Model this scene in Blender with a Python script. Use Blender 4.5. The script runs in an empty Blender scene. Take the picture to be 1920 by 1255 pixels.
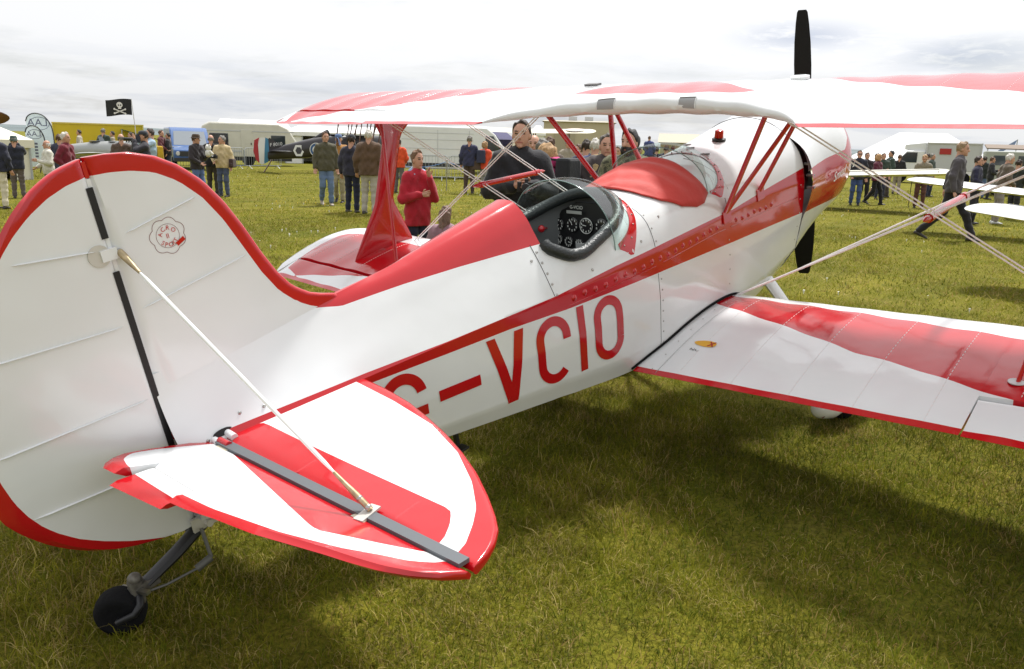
import bpy, bmesh, math, random
import numpy as np
from mathutils import Vector, Matrix
PI = math.pi
rnd = random.Random(7)
nrg = np.random.default_rng(11)
SC = bpy.context.scene
COL = SC.collection

# ------------------------------------------------------------------ camera
CAM = (-0.985, -2.569, 1.636); YAW, PIT, ROL, FPX = 0.727, -0.227, 0.0287, 1542.1
_f = Vector((math.cos(YAW)*math.cos(PIT), math.sin(YAW)*math.cos(PIT), math.sin(PIT)))
_r = Vector((math.sin(YAW), -math.cos(YAW), 0)); _u = _r.cross(_f)
_r2 = math.cos(ROL)*_r + math.sin(ROL)*_u; _u2 = -math.sin(ROL)*_r + math.cos(ROL)*_u
cd = bpy.data.cameras.new('camera'); cam = bpy.data.objects.new('camera', cd); COL.objects.link(cam)
cam.matrix_world = Matrix(((_r2.x, _u2.x, -_f.x, CAM[0]), (_r2.y, _u2.y, -_f.y, CAM[1]), (_r2.z, _u2.z, -_f.z, CAM[2]), (0, 0, 0, 1)))
cd.sensor_fit = 'HORIZONTAL'; cd.sensor_width = 36.0; cd.lens = 36.0*FPX/1920.0
cd.clip_start = 0.05; cd.clip_end = 9000
SC.camera = cam

def pix_dir(x, y):
    return (_f + _r2*((x-960)/FPX) - _u2*((y-627.5)/FPX))
def ground(x, y, z=0.0):
    """photo pixel (1920 wide) -> point on the ground"""
    d = pix_dir(x, y); t = (z-CAM[2])/d.z
    return Vector((CAM[0]+d.x*t, CAM[1]+d.y*t, z))
def at_dist(x, dist):
    """ground point in the photo column x at a horizontal distance"""
    d = pix_dir(x, 275); h = math.hypot(d.x, d.y)
    return Vector((CAM[0]+d.x/h*dist, CAM[1]+d.y/h*dist, 0))
def face_cam(p):
    return math.atan2(CAM[1]-p.y, CAM[0]-p.x)

# ------------------------------------------------------------------ world, sun, exposure
SUN_DIR = Vector((0.5, 0.17, 1.0)).normalized()      # towards the sun: ahead of the aircraft, high
elev = math.asin(SUN_DIR.z); azim = math.atan2(SUN_DIR.y, SUN_DIR.x)
W = bpy.data.worlds.new('World'); SC.world = W; W.use_nodes = True
def build_world():
    nt = W.node_tree; n = nt.nodes; L = nt.links; n.clear()
    out = n.new('ShaderNodeOutputWorld'); bg = n.new('ShaderNodeBackground'); L.new(bg.outputs[0], out.inputs[0])
    sky = n.new('ShaderNodeTexSky'); sky.sky_type = 'NISHITA'; sky.sun_disc = False
    sky.sun_elevation = elev; sky.sun_rotation = PI/2-azim; sky.dust_density = 2.5; sky.air_density = 1.0
    bg.inputs[1].default_value = 0.10
    tc = n.new('ShaderNodeTexCoord')
    # cloud layer seen in perspective: direction / (z + c)
    sep = n.new('ShaderNodeSeparateXYZ'); L.new(tc.outputs['Generated'], sep.inputs[0])
    def m(op, a, b=None, c=None, clamp=False):
        k = n.new('ShaderNodeMath'); k.operation = op; k.use_clamp = clamp
        for i, v in enumerate((a, b, c)):
            if v is None: continue
            if isinstance(v, (int, float)): k.inputs[i].default_value = v
            else: L.new(v, k.inputs[i])
        return k.outputs[0]
    z = m('MAXIMUM', sep.outputs[2], 0.0); zz = m('ADD', z, 0.10)
    cx = m('DIVIDE', sep.outputs[0], zz); cy = m('DIVIDE', sep.outputs[1], zz)
    cmb = n.new('ShaderNodeCombineXYZ'); L.new(cx, cmb.inputs[0]); L.new(cy, cmb.inputs[1])
    def noise(scale, detail, rough, dist=0.0, off=0.0):
        mp = n.new('ShaderNodeMapping'); L.new(cmb.outputs[0], mp.inputs[0]); mp.inputs[1].default_value = (off, off*0.7, off*0.3)
        t = n.new('ShaderNodeTexNoise'); L.new(mp.outputs[0], t.inputs[0]); t.inputs['Scale'].default_value = scale
        t.inputs['Detail'].default_value = detail; t.inputs['Roughness'].default_value = rough; t.inputs['Distortion'].default_value = dist
        return t.outputs['Fac']
    def ramp(src, pts):
        r = n.new('ShaderNodeValToRGB'); L.new(src, r.inputs[0]); r.color_ramp.interpolation = 'EASE'
        while len(r.color_ramp.elements) < len(pts): r.color_ramp.elements.new(0.5)
        for e, (p, c) in zip(r.color_ramp.elements, pts): e.position = p; e.color = (c[0], c[1], c[2], 1)
        return r.outputs[0]
    def mix(f, a, b, mode='MIX'):
        k = n.new('ShaderNodeMix'); k.data_type = 'RGBA'; k.blend_type = mode
        if isinstance(f, (int, float)): k.inputs[0].default_value = f
        else: L.new(f, k.inputs[0])
        for i, v in ((6, a), (7, b)):
            if isinstance(v, tuple): k.inputs[i].default_value = (*v, 1)
            else: L.new(v, k.inputs[i])
        return k.outputs[2]
    cover = ramp(noise(0.55, 8, 0.62, 0.3, 3.1), [(0.30, (0.70,)*3), (0.50, (1,)*3)])
    shade = ramp(noise(0.8, 8, 0.55, 0.35, 11.7), [(0.34, (8.7, 9.1, 9.8)), (0.42, (9.8, 10.05, 10.5)), (0.52, (11.0, 11.1, 11.2))])
    # height above the horizon and nearness to the hidden sun brighten the cloud deck
    dotn = n.new('ShaderNodeVectorMath'); dotn.operation = 'DOT_PRODUCT'; L.new(tc.outputs['Generated'], dotn.inputs[0]); dotn.inputs[1].default_value = tuple(SUN_DIR)
    sunf = m('MULTIPLY_ADD', m('POWER', m('MAXIMUM', dotn.outputs['Value'], 0.0), 3.0), 0.50, 0.92)
    hor = m('MULTIPLY_ADD', m('POWER', m('MINIMUM', m('MULTIPLY', z, 4.0), 1.0), 0.7), 0.22, 0.78)
    k = n.new('ShaderNodeVectorMath'); k.operation = 'SCALE'; L.new(shade, k.inputs[0]); L.new(m('MULTIPLY', sunf, hor), k.inputs['Scale'])
    # the deck thins to plain white glare higher up; two loose grey scraps drift above the cowling
    hi = n.new('ShaderNodeMapRange'); hi.interpolation_type = 'SMOOTHSTEP'; L.new(z, hi.inputs[0]); hi.inputs[1].default_value = .035; hi.inputs[2].default_value = .12
    kw = n.new('ShaderNodeVectorMath'); kw.operation = 'SCALE'; kw.inputs[0].default_value = (10.4, 10.5, 10.7); L.new(sunf, kw.inputs['Scale'])
    cl = mix(m('MULTIPLY', hi.outputs[0], .85), k.outputs[0], kw.outputs[0])
    tex = noise(5.0, 7, 0.62, 0.4, 1.9)
    for px, py, wx, wy in ((1505, 68, 85, 20), (1815, 106, 85, 22)):
        c = pix_dir(px, py).normalized(); ar = c.cross(Vector((0, 0, 1))).normalized(); au = ar.cross(c); tot = []
        for ax, w in ((ar, wx/FPX), (au, wy/FPX)):
            dt = n.new('ShaderNodeVectorMath'); dt.operation = 'DOT_PRODUCT'; L.new(tc.outputs['Generated'], dt.inputs[0]); dt.inputs[1].default_value = tuple(ax); tot.append(m('POWER', m('ABSOLUTE', m('DIVIDE', dt.outputs['Value'], w)), 2.0))
        fr = n.new('ShaderNodeVectorMath'); fr.operation = 'DOT_PRODUCT'; L.new(tc.outputs['Generated'], fr.inputs[0]); fr.inputs[1].default_value = tuple(c)
        g = m('MULTIPLY', m('EXPONENT', m('MULTIPLY', m('ADD', *tot), -.8)), m('GREATER_THAN', fr.outputs['Value'], .5))
        f = m('MULTIPLY', m('SUBTRACT', m('MULTIPLY_ADD', tex, 5.0, -1.55), 0.0, None, True), g, None, True)
        cl = mix(f, cl, (6.9, 7.4, 8.5))
    col = mix(cover, sky.outputs[0], cl)
    L.new(col, bg.inputs[0])
build_world()
sd = bpy.data.lights.new('sun', 'SUN'); sun = bpy.data.objects.new('sun', sd); COL.objects.link(sun)
sd.energy = 4.6; sd.angle = math.radians(6.0); sd.color = (1.0, 0.972, 0.935)
sun.rotation_euler = (-SUN_DIR).to_track_quat('-Z', 'Y').to_euler()
SC.view_settings.view_transform = 'Standard'; SC.view_settings.look = 'None'
SC.view_settings.exposure = 0.0; SC.view_settings.gamma = 1.0
SC.render.engine = 'CYCLES'; SC.cycles.use_denoising = True
SC.cycles.max_bounces = 8; SC.cycles.transparent_max_bounces = 12

# ------------------------------------------------------------------ materials
MATS = {}
def srgb(r, g, b):
    f = lambda c: (c/255/12.92) if c/255 <= 0.04045 else ((c/255+0.055)/1.055)**2.4
    return (f(r), f(g), f(b))
def mat(name, col, rough=0.5, metal=0.0, coat=0.0, noise=None, bump=None, spec=0.5, trans=0.0, alpha=None, wear=None, sheen=0):
    """noise=(scale, amount) colour variation; bump=(scale, strength)"""
    if name in MATS: return MATS[name]
    m = bpy.data.materials.new(name); m.use_nodes = True; MATS[name] = m
    nt = m.node_tree; n = nt.nodes; L = nt.links; p = n['Principled BSDF']
    p.inputs['Base Color'].default_value = (*col, 1); p.inputs['Roughness'].default_value = rough; p.inputs['Metallic'].default_value = metal
    p.inputs['Coat Weight'].default_value = coat; p.inputs['Coat Roughness'].default_value = 0.04; p.inputs['Specular IOR Level'].default_value = spec
    p.inputs['Transmission Weight'].default_value = trans
    if sheen: p.inputs['Sheen Weight'].default_value = sheen
    tc = n.new('ShaderNodeTexCoord')
    if noise:
        t = n.new('ShaderNodeTexNoise'); t.inputs['Scale'].default_value = noise[0]; t.inputs['Detail'].default_value = 5; L.new(tc.outputs['Object'], t.inputs[0])
        mr = n.new('ShaderNodeMapRange'); L.new(t.outputs['Fac'], mr.inputs[0]); mr.inputs[1].default_value = 0.3; mr.inputs[2].default_value = 0.7
        mr.inputs[3].default_value = 1-noise[1]; mr.inputs[4].default_value = 1+noise[1]
        v = n.new('ShaderNodeVectorMath'); v.operation = 'SCALE'; v.inputs[0].default_value = col; L.new(mr.outputs[0], v.inputs['Scale'])
        L.new(v.outputs[0], p.inputs['Base Color'])
    if bump:
        t = n.new('ShaderNodeTexNoise'); t.inputs['Scale'].default_value = bump[0]; t.inputs['Detail'].default_value = 4; L.new(tc.outputs['Object'], t.inputs[0])
        b = n.new('ShaderNodeBump'); b.inputs['Strength'].default_value = bump[1]; b.inputs['Distance'].default_value = 0.02; L.new(t.outputs['Fac'], b.inputs['Height']); L.new(b.outputs[0], p.inputs['Normal'])
    return m
RED = (0.50, 0.005, 0.011); WHITE = (0.775, 0.79, 0.80)
def paint_mat(name, a=WHITE, b=RED, rough=0.13, wob=0.05):
    """two-colour sprayed scheme: point attribute 'paint' (signed distance in m) > 0 is red"""
    if name in MATS: return MATS[name]
    m = mat(name, a, rough, coat=0.4); nt = m.node_tree; n = nt.nodes; L = nt.links; p = n['Principled BSDF']
    at = n.new('ShaderNodeAttribute'); at.attribute_name = 'paint'
    g = n.new('ShaderNodeMath'); g.operation = 'GREATER_THAN'; g.inputs[1].default_value = 0.0; L.new(at.outputs['Fac'], g.inputs[0])
    # thin dark edge line where the colours meet
    tc = n.new('ShaderNodeTexCoord')
    d = n.new('ShaderNodeTexNoise'); d.inputs['Scale'].default_value = 2.3; d.inputs['Detail'].default_value = 6; L.new(tc.outputs['Object'], d.inputs[0])
    dr = n.new('ShaderNodeMapRange'); L.new(d.outputs['Fac'], dr.inputs[0]); dr.inputs[1].default_value = 0.3; dr.inputs[2].default_value = 0.75; dr.inputs[3].default_value = 0.93; dr.inputs[4].default_value = 1.02
    mx = n.new('ShaderNodeMix'); mx.data_type = 'RGBA'; L.new(g.outputs[0], mx.inputs[0]); mx.inputs[6].default_value = (*a, 1); mx.inputs[7].default_value = (*b, 1)
    v = n.new('ShaderNodeVectorMath'); v.operation = 'SCALE'; L.new(mx.outputs[2], v.inputs[0]); L.new(dr.outputs[0], v.inputs['Scale']); L.new(v.outputs[0], p.inputs['Base Color'])
    t = n.new('ShaderNodeTexNoise'); t.inputs['Scale'].default_value = 5.0; t.inputs['Detail'].default_value = 2; L.new(tc.outputs['Object'], t.inputs[0])
    t2 = n.new('ShaderNodeTexNoise'); t2.inputs['Scale'].default_value = 260.0; t2.inputs['Detail'].default_value = 2; L.new(tc.outputs['Object'], t2.inputs[0])
    ad = n.new('ShaderNodeMath'); ad.operation = 'MULTIPLY_ADD'; L.new(t2.outputs['Fac'], ad.inputs[0]); ad.inputs[1].default_value = 0.012; L.new(t.outputs['Fac'], ad.inputs[2])
    bp = n.new('ShaderNodeBump'); bp.inputs['Strength'].default_value = wob; bp.inputs['Distance'].default_value = 0.05; L.new(ad.outputs[0], bp.inputs['Height'])
    L.new(bp.outputs[0], p.inputs['Normal']); L.new(bp.outputs[0], p.inputs['Coat Normal'])
    return m
PAINT = paint_mat('paint_scheme'); PAINT_F = paint_mat('fabric_paint_scheme', rough=0.17, wob=0.10)
M_WHITE = mat('white_paint', WHITE, 0.15, coat=0.5); M_RED = mat('red_paint', RED, 0.14, coat=0.6)
M_BLACK = mat('black_paint', (0.012, 0.012, 0.014), 0.45); M_RUB = mat('rubber', (0.010, 0.010, 0.011), 0.9, bump=(60, .3), spec=.15)
M_STEEL = mat('steel', (0.42, 0.41, 0.39), 0.35, 1.0, noise=(30, .2)); M_BRASS = mat('plated_fitting', (0.45, 0.36, 0.22), 0.42, 0.8, noise=(40, .3))
M_LEATHER = mat('black_leather', (0.022, 0.026, 0.027), 0.38, bump=(90, .25)); M_TAPE = mat('grey_gap_tape', (0.10, 0.11, 0.12), 0.5)
M_GREYM = mat('grey_metal', (0.30, 0.30, 0.31), 0.4, 0.6); M_WIRE = mat('wire_white', (0.92, 0.93, 0.93), 0.5)

# ------------------------------------------------------------------ object helpers
def link(name, me, m=None, parent=None):
    o = bpy.data.objects.new(name, me); COL.objects.link(o)
    if m is not None and not me.materials: me.materials.append(m)
    if parent is not None: o.parent = parent
    return o
def tag(o, label, cat, group=None, kind=None):
    if label: o['label'] = label
    if cat: o['category'] = cat
    if group: o['group'] = group
    if kind: o['kind'] = kind
    return o
def empty(name, loc=(0, 0, 0), rz=0.0):
    o = bpy.data.objects.new(name, None); COL.objects.link(o); o.location = loc; o.rotation_euler = (0, 0, rz); o.empty_display_size = 0.2
    return o
def pyd(name, vs, fs, m=None, parent=None, smooth=False, sharp=None, attr=None):
    me = bpy.data.meshes.new(name); me.from_pydata([tuple(map(float, v)) for v in vs], [], [tuple(map(int, f)) for f in fs])
    if smooth:
        me.polygons.foreach_set('use_smooth', [True]*len(me.polygons))
        if sharp: me.set_sharp_from_angle(angle=math.radians(sharp))
    if attr is not None:
        a = me.attributes.new('paint', 'FLOAT', 'POINT'); a.data.foreach_set('value', np.asarray(attr, np.float32))
    me.update()
    return link(name, me, m, parent)
class MB:
    """collects simple shapes into one mesh"""
    def __init__(s): s.v = []; s.f = []; s.mi = []; s.cur = 0
    def add(s, vs, fs):
        b = len(s.v); s.v += [tuple(v) for v in vs]; s.f += [tuple(i+b for i in f) for f in fs]; s.mi += [s.cur]*len(fs); return s
    def box(s, c, d, rz=0.0, M=None, taper=(1, 1)):
        x, y, z = d[0]/2, d[1]/2, d[2]/2; vs = []
        for k, t in ((-1, (1, 1)), (1, taper)):
            for sx, sy in ((-1, -1), (1, -1), (1, 1), (-1, 1)): vs.append(Vector((sx*x*t[0], sy*y*t[1], k*z)))
        if rz: vs = [Matrix.Rotation(rz, 3, 'Z') @ v for v in vs]
        if M is not None: vs = [M @ v for v in vs]
        vs = [v+Vector(c) for v in vs]
        return s.add(vs, [(0, 3, 2, 1), (4, 5, 6, 7), (0, 1, 5, 4), (1, 2, 6, 5), (2, 3, 7, 6), (3, 0, 4, 7)])
    def tube(s, pts, r, n=8, caps=True, flat=1.0, up=None):
        pts = [Vector(p) for p in pts]; N = len(pts); rr = list(r) if hasattr(r, '__len__') else [r]*N; rings = []
        t0 = (pts[1]-pts[0]).normalized(); ref = Vector(up) if up is not None else (Vector((0, 0, 1)) if abs(t0.z) < 0.9 else Vector((1, 0, 0)))
        for i, p in enumerate(pts):
            t = (pts[min(i+1, N-1)]-pts[max(i-1, 0)]).normalized()
            a = t.cross(ref)
            if a.length < 1e-5: a = t.orthogonal()
            a.normalize(); b = a.cross(t).normalized(); ref = b if up is None else ref
            rings.append([p+a*(math.cos(2*PI*k/n)*rr[i]*flat)+b*(math.sin(2*PI*k/n)*rr[i]) for k in range(n)])
        vs = [v for g in rings for v in g]; fs = []
        for i in range(N-1):
            for k in range(n): fs.append((i*n+k, i*n+(k+1) % n, (i+1)*n+(k+1) % n, (i+1)*n+k))
        if caps: fs += [tuple(range(n-1, -1, -1)), tuple((N-1)*n+k for k in range(n))]
        return s.add(vs, fs)
    def lathe(s, prof, n=24, M=None):
        """prof [(r, z)] about z, M places it"""
        vs = []; fs = []; N = len(prof)
        for r, z in prof:
            for k in range(n): vs.append(Vector((math.cos(2*PI*k/n)*r, math.sin(2*PI*k/n)*r, z)))
        for i in range(N-1):
            for k in range(n): fs.append((i*n+k, i*n+(k+1) % n, (i+1)*n+(k+1) % n, (i+1)*n+k))
        if prof[0][0] > 1e-4: fs.append(tuple(range(n-1, -1, -1)))
        if prof[-1][0] > 1e-4: fs.append(tuple((N-1)*n+k for k in range(n)))
        if M is not None: vs = [M @ v for v in vs]
        return s.add(vs, fs)
    def sph(s, c, r, n=10, m=7):
        r = r if hasattr(r, '__len__') else (r, r, r)
        prof = [(math.sin(PI*i/m), -math.cos(PI*i/m)) for i in range(m+1)]
        return s.lathe([(max(a, 1e-5), b) for a, b in prof], n, Matrix.Translation(c) @ Matrix.Diagonal((*r, 1)))
    def prism(s, poly, h, M=None):
        """polygon [(x, y)] extruded from z=0 to h"""
        n = len(poly); vs = [Vector((x, y, 0)) for x, y in poly]+[Vector((x, y, h)) for x, y in poly]
        fs = [tuple(range(n-1, -1, -1)), tuple(range(n, 2*n))]+[(i, (i+1) % n, n+(i+1) % n, n+i) for i in range(n)]
        if M is not None: vs = [M @ v for v in vs]
        return s.add(vs, fs)
    def build(s, name, m=None, parent=None, smooth=None, bevel=0.0):
        """smooth = sharp angle in degrees"""
        o = pyd(name, s.v, s.f, None, parent, smooth is not None, smooth)
        ms = m if isinstance(m, (list, tuple)) else [m]
        for x in ms: o.data.materials.append(x)
        if len(ms) > 1: o.data.polygons.foreach_set('material_index', s.mi)
        bm = bmesh.new(); bm.from_mesh(o.data); bmesh.ops.recalc_face_normals(bm, faces=bm.faces[:])
        bm.to_mesh(o.data); bm.free()
        if smooth: o.data.set_sharp_from_angle(angle=math.radians(smooth))
        if bevel:
            b = o.modifiers.new('bevel', 'BEVEL'); b.width = bevel; b.segments = 2; b.limit_method = 'ANGLE'
        return o
def copy_tree(o, parent=None):
    c = o.copy(); COL.objects.link(c)
    if parent is not None: c.parent = parent
    for ch in [k for k in o.children]: copy_tree(ch, c)
    return c
def frame(p, zdir, xdir=(1, 0, 0)):
    """matrix with local z along zdir at p"""
    z = Vector(zdir).normalized(); x = Vector(xdir); x = (x-z*x.dot(z)); x = x.normalized() if x.length > 1e-6 else z.orthogonal().normalized(); y = z.cross(x)
    return Matrix(((x.x, y.x, z.x, p[0]), (x.y, y.y, z.y, p[1]), (x.z, y.z, z.z, p[2]), (0, 0, 0, 1)))
def loft(rings, closed=True, cap0=False, cap1=False):
    n = len(rings[0]); vs = [p for r in rings for p in r]; fs = []
    for i in range(len(rings)-1):
        for k in range(n if closed else n-1):
            fs.append((i*n+k, i*n+(k+1) % n, (i+1)*n+(k+1) % n, (i+1)*n+k))
    if cap0: fs.append(tuple(range(n-1, -1, -1)))
    if cap1: fs.append(tuple((len(rings)-1)*n+k for k in range(n)))
    return vs, fs
def sdpoly(P, poly):
    """signed distance, positive inside the polygon"""
    P = np.asarray(P, float); poly = np.asarray(poly, float); d = np.full(len(P), 1e9); ins = np.zeros(len(P), bool)
    for i in range(len(poly)):
        a = poly[i]; b = poly[(i+1) % len(poly)]; e = b-a; w = P-a
        t = np.clip((w@e)/max(e@e, 1e-12), 0, 1); d = np.minimum(d, np.hypot(*(w-t[:, None]*e).T))
        c = ((a[1] > P[:, 1]) != (b[1] > P[:, 1])) & (P[:, 0] < (b[0]-a[0])*(P[:, 1]-a[1])/((b[1]-a[1]) if b[1] != a[1] else 1e-12)+a[0])
        ins ^= c
    return np.where(ins, d, -d)
def crom(pts, n):
    """Catmull-Rom through points, n samples, even in chord length"""
    p = np.asarray(pts, float); p = np.vstack([2*p[0]-p[1], p, 2*p[-1]-p[-2]]); out = []
    for i in range(1, len(p)-2):
        t = np.linspace(0, 1, 17)[:, None]
        out.append(0.5*((2*p[i])+(-p[i-1]+p[i+1])*t+(2*p[i-1]-5*p[i]+4*p[i+1]-p[i+2])*t**2+(-p[i-1]+3*p[i]-3*p[i+1]+p[i+2])*t**3)[:-1])
    out = np.vstack(out+[p[-2:-1]]); s = np.r_[0, np.cumsum(np.linalg.norm(np.diff(out, axis=0), axis=1))]
    x = np.linspace(0, s[-1], n)
    return np.stack([np.interp(x, s, out[:, k]) for k in range(p.shape[1])], 1)
# ------------------------------------------------------------------ the biplane: fuselage sections
# body axes: u forward from the rudder hinge, v to port, w up from the thrust line (metres)
UT, WT, THETA = -0.242, -0.485, 0.223
FUS_AFT = {  # half section: 6 deck points (top centre .. upper longeron), then side stringer, lower longeron, bottom edge, bottom centre
 0.09: [(.012,.34),(.016,.29),(.022,.24),(.034,.18),(.054,.12),(.082,.060),(.086,-.06),(.080,-.155),(.062,-.20),(0,-.20)],
 0.45: [(.012,.335),(.020,.29),(.036,.24),(.062,.18),(.094,.12),(.132,.062),(.138,-.09),(.130,-.205),(.104,-.258),(0,-.258)],
 0.80: [(.010,.355),(.028,.325),(.060,.262),(.098,.195),(.140,.128),(.176,.062),(.183,-.125),(.174,-.25),(.146,-.312),(0,-.312)],
 1.12: [(.0,.374),(.045,.352),(.085,.295),(.128,.217),(.172,.137),(.214,.061),(.222,-.147),(.213,-.290),(.184,-.362),(0,-.362)],
 1.45: [(.0,.420),(.055,.402),(.105,.342),(.150,.258),(.205,.157),(.254,.060),(.262,-.162),(.253,-.328),(.222,-.412),(0,-.412)],
 1.84: [(.0,.468),(.062,.456),(.122,.396),(.166,.318),(.238,.190),(.300,.055),(.308,-.180),(.298,-.375),(.264,-.470),(0,-.470)]}
FUS_FWD = {
 1.84: [(.0,.30),(.090,.296),(.160,.282),(.203,.248),(.243,.180),(.300,.055),(.308,-.180),(.298,-.375),(.264,-.470),(0,-.470)],
 2.20: [(.0,.310),(.130,.298),(.235,.255),(.292,.212),(.325,.135),(.344,.055),(.352,-.195),(.342,-.420),(.306,-.522),(0,-.522)],
 2.55: [(.0,.322),(.130,.306),(.240,.262),(.305,.212),(.342,.142),(.366,.052),(.375,-.205),(.364,-.452),(.328,-.560),(0,-.560)],
 3.20: [(.0,.328),(.130,.312),(.245,.264),(.315,.208),(.350,.142),(.370,.052),(.380,-.210),(.368,-.480),(.334,-.600),(0,-.600)],
 3.75: [(.0,.360),(.145,.338),(.262,.280),(.332,.205),(.366,.130),(.382,.045),(.385,-.210),(.360,-.470),(.290,-.625),(0,-.635)],
 4.17: [(.0,.410),(.160,.378),(.285,.300),(.362,.205),(.395,.110),(.408,.010),(.396,-.200),(.350,-.430),(.225,-.610),(0,-.655)]}
def fus_cp(tab, u):
    ks = sorted(tab); A = np.array([tab[k] for k in ks]); du = 0.10
    acc = 0
    for d, wt in ((-du, .25), (0, .5), (du, .25)):
        x = np.clip(u+d, ks[0], ks[-1])
        acc = acc+wt*np.array([[np.interp(x, ks, A[:, i, k]) for k in range(2)] for i in range(10)])
    if abs(u-ks[0]) < .1 or abs(u-ks[-1]) < .1:
        t = min(abs(u-ks[0]), abs(u-ks[-1]))/.1; raw = np.array([[np.interp(u, ks, A[:, i, k]) for k in range(2)] for i in range(10)]); acc = acc*t+raw*(1-t)
    return acc
ND, NL = 46, 18
def half_section(tab, u):
    c = fus_cp(tab, u)
    # mirrored neighbour keeps the crown smooth
    pts = np.vstack([[-c[1, 0], c[1, 1]], c[:6]]) if c[0, 0] < 1e-6 else c[:6]
    dk = crom(pts, 60 if len(pts) == 7 else ND)
    if len(pts) == 7:
        i0 = np.argmin(np.abs(dk[:, 0]) + (np.arange(60) > 20)); dk = crom(np.vstack([[0, c[0, 1]], dk[i0+1::4], dk[-1:]]), ND)
    lo = [c[5]+(c[6]-c[5])*t for t in np.linspace(0, 1, NL)[1:]]+[c[6]+(c[7]-c[6])*t for t in np.linspace(0, 1, NL)[1:]]+[c[7]+(c[8]-c[7])*t for t in np.linspace(0, 1, 4)[1:]]+[c[8]+(c[9]-c[8])*t for t in np.linspace(0, 1, 4)[1:]]
    return np.vstack([dk, lo])
def fus_v(tab, u, w):
    """half width of the fuselage at height w"""
    h = half_section(tab, u); i = np.argmax(h[:, 1] < w) if (h[:, 1] < w).any() else len(h)-1
    i = max(i, 1); a, b = h[i-1], h[i]; t = (a[1]-w)/max(a[1]-b[1], 1e-9)
    return a[0]+(b[0]-a[0])*np.clip(t, 0, 1)
def fus_w(tab, u, v):
    h = half_section(tab, u)[:ND]; return float(np.interp(abs(v), h[:, 0], h[:, 1]))
_hs = {}
def HS(tab, u):
    k = (id(tab), round(u, 3))
    if k not in _hs: _hs[k] = half_section(tab, u)
    return _hs[k]
half_section_raw = half_section
def fv(u, w):
    tab = FUS_AFT if u < 1.84 else FUS_FWD
    a = round(math.floor(u/.02)*.02, 3); a = min(max(a, .09 if tab is FUS_AFT else 1.84), 1.82 if tab is FUS_AFT else 4.14); b = a+.02
    def one(x):
        h = HS(tab, x); return float(np.interp(-w, -h[:, 1], h[:, 0]))
    return one(a)+(one(b)-one(a))*(u-a)/.02
def fw(u, v):
    tab = FUS_AFT if u < 1.84 else FUS_FWD
    h = HS(tab, round(u, 2))[:ND]; return float(np.interp(abs(v), h[:, 0], h[:, 1]))

BP = empty('aerobatic_biplane'); BP.rotation_euler = (0, -THETA, 0)
tag(BP, 'red and white two-seat biplane with sunburst wings parked tail-down on the grass', 'aircraft')

def stripe_sd(u, w):
    """signed distance of the red cheat line on the fuselage sides (numpy)"""
    up = np.interp(u, [0, .27, .8, 1.18, 1.8, 2.2, 2.6, 3.3, 3.75, 4.2, 4.7], [.084, .084, .077, .064, .056, .074, .074, .060, .080, .100, .100])
    lo = np.interp(u, [.24, .29, .8, 1.17, 1.51, 1.84, 2.15, 2.59, 3.3, 4.1, 4.8], [.09, .045, .034, .015, .0, -.026, -.040, -.066, -.126, -.185, -.235])
    return np.minimum(up-w, w-lo)

# ---- fuselage skin
def fuselage():
    vs = []; fs = []; at = []; n = None
    for tab, u0, u1 in ((FUS_AFT, .09, 1.84), (FUS_FWD, 1.84, 4.17)):
        us = np.linspace(u0, u1, int(round((u1-u0)/.02))+1); base = len(vs)
        for u in us:
            h = HS(tab, round(float(u), 3)); n = len(h)
            ring = [(-v, w) for v, w in h]+[(v, w) for v, w in h[-2:0:-1]]
            if h[0, 0] > 1e-5: ring.append((h[0, 0], h[0, 1]))
            else: ring.append((1e-4, h[0, 1]))
            for v, w in ring: vs.append((u, v, w))
        N = len(ring)
        for i in range(len(us)-1):
            for k in range(N):
                a, b, c, d = base+i*N+k, base+i*N+(k+1) % N, base+(i+1)*N+(k+1) % N, base+(i+1)*N+k
                if tab is FUS_FWD:
                    cu = (vs[a][0]+vs[c][0])/2; cv = (vs[a][1]+vs[c][1])/2; cw = (vs[a][2]+vs[c][2])/2
                    if cw > .12 and abs((cu-2.14)/.37)**2.4+abs(cv/.285)**2.4 < .95: continue
                fs.append((a, b, c, d))
    P = np.array(vs); u, v, w = P.T
    sd = stripe_sd(u, w)
    red = np.minimum(w-np.interp(u, [.5, .84, 1.13, 1.39, 1.62, 1.84], [.40, .314, .311, .302, .289, .276]), 1.842-u)
    red = np.where((u > .62), red, -1)
    at = np.maximum(sd, red)
    return pyd('fuselage', vs, fs, PAINT, BP, True, 24, at)
FUS = fuselage()
FUS['label'] = 'white fuselage with red cheat line and red turtledeck'

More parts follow.
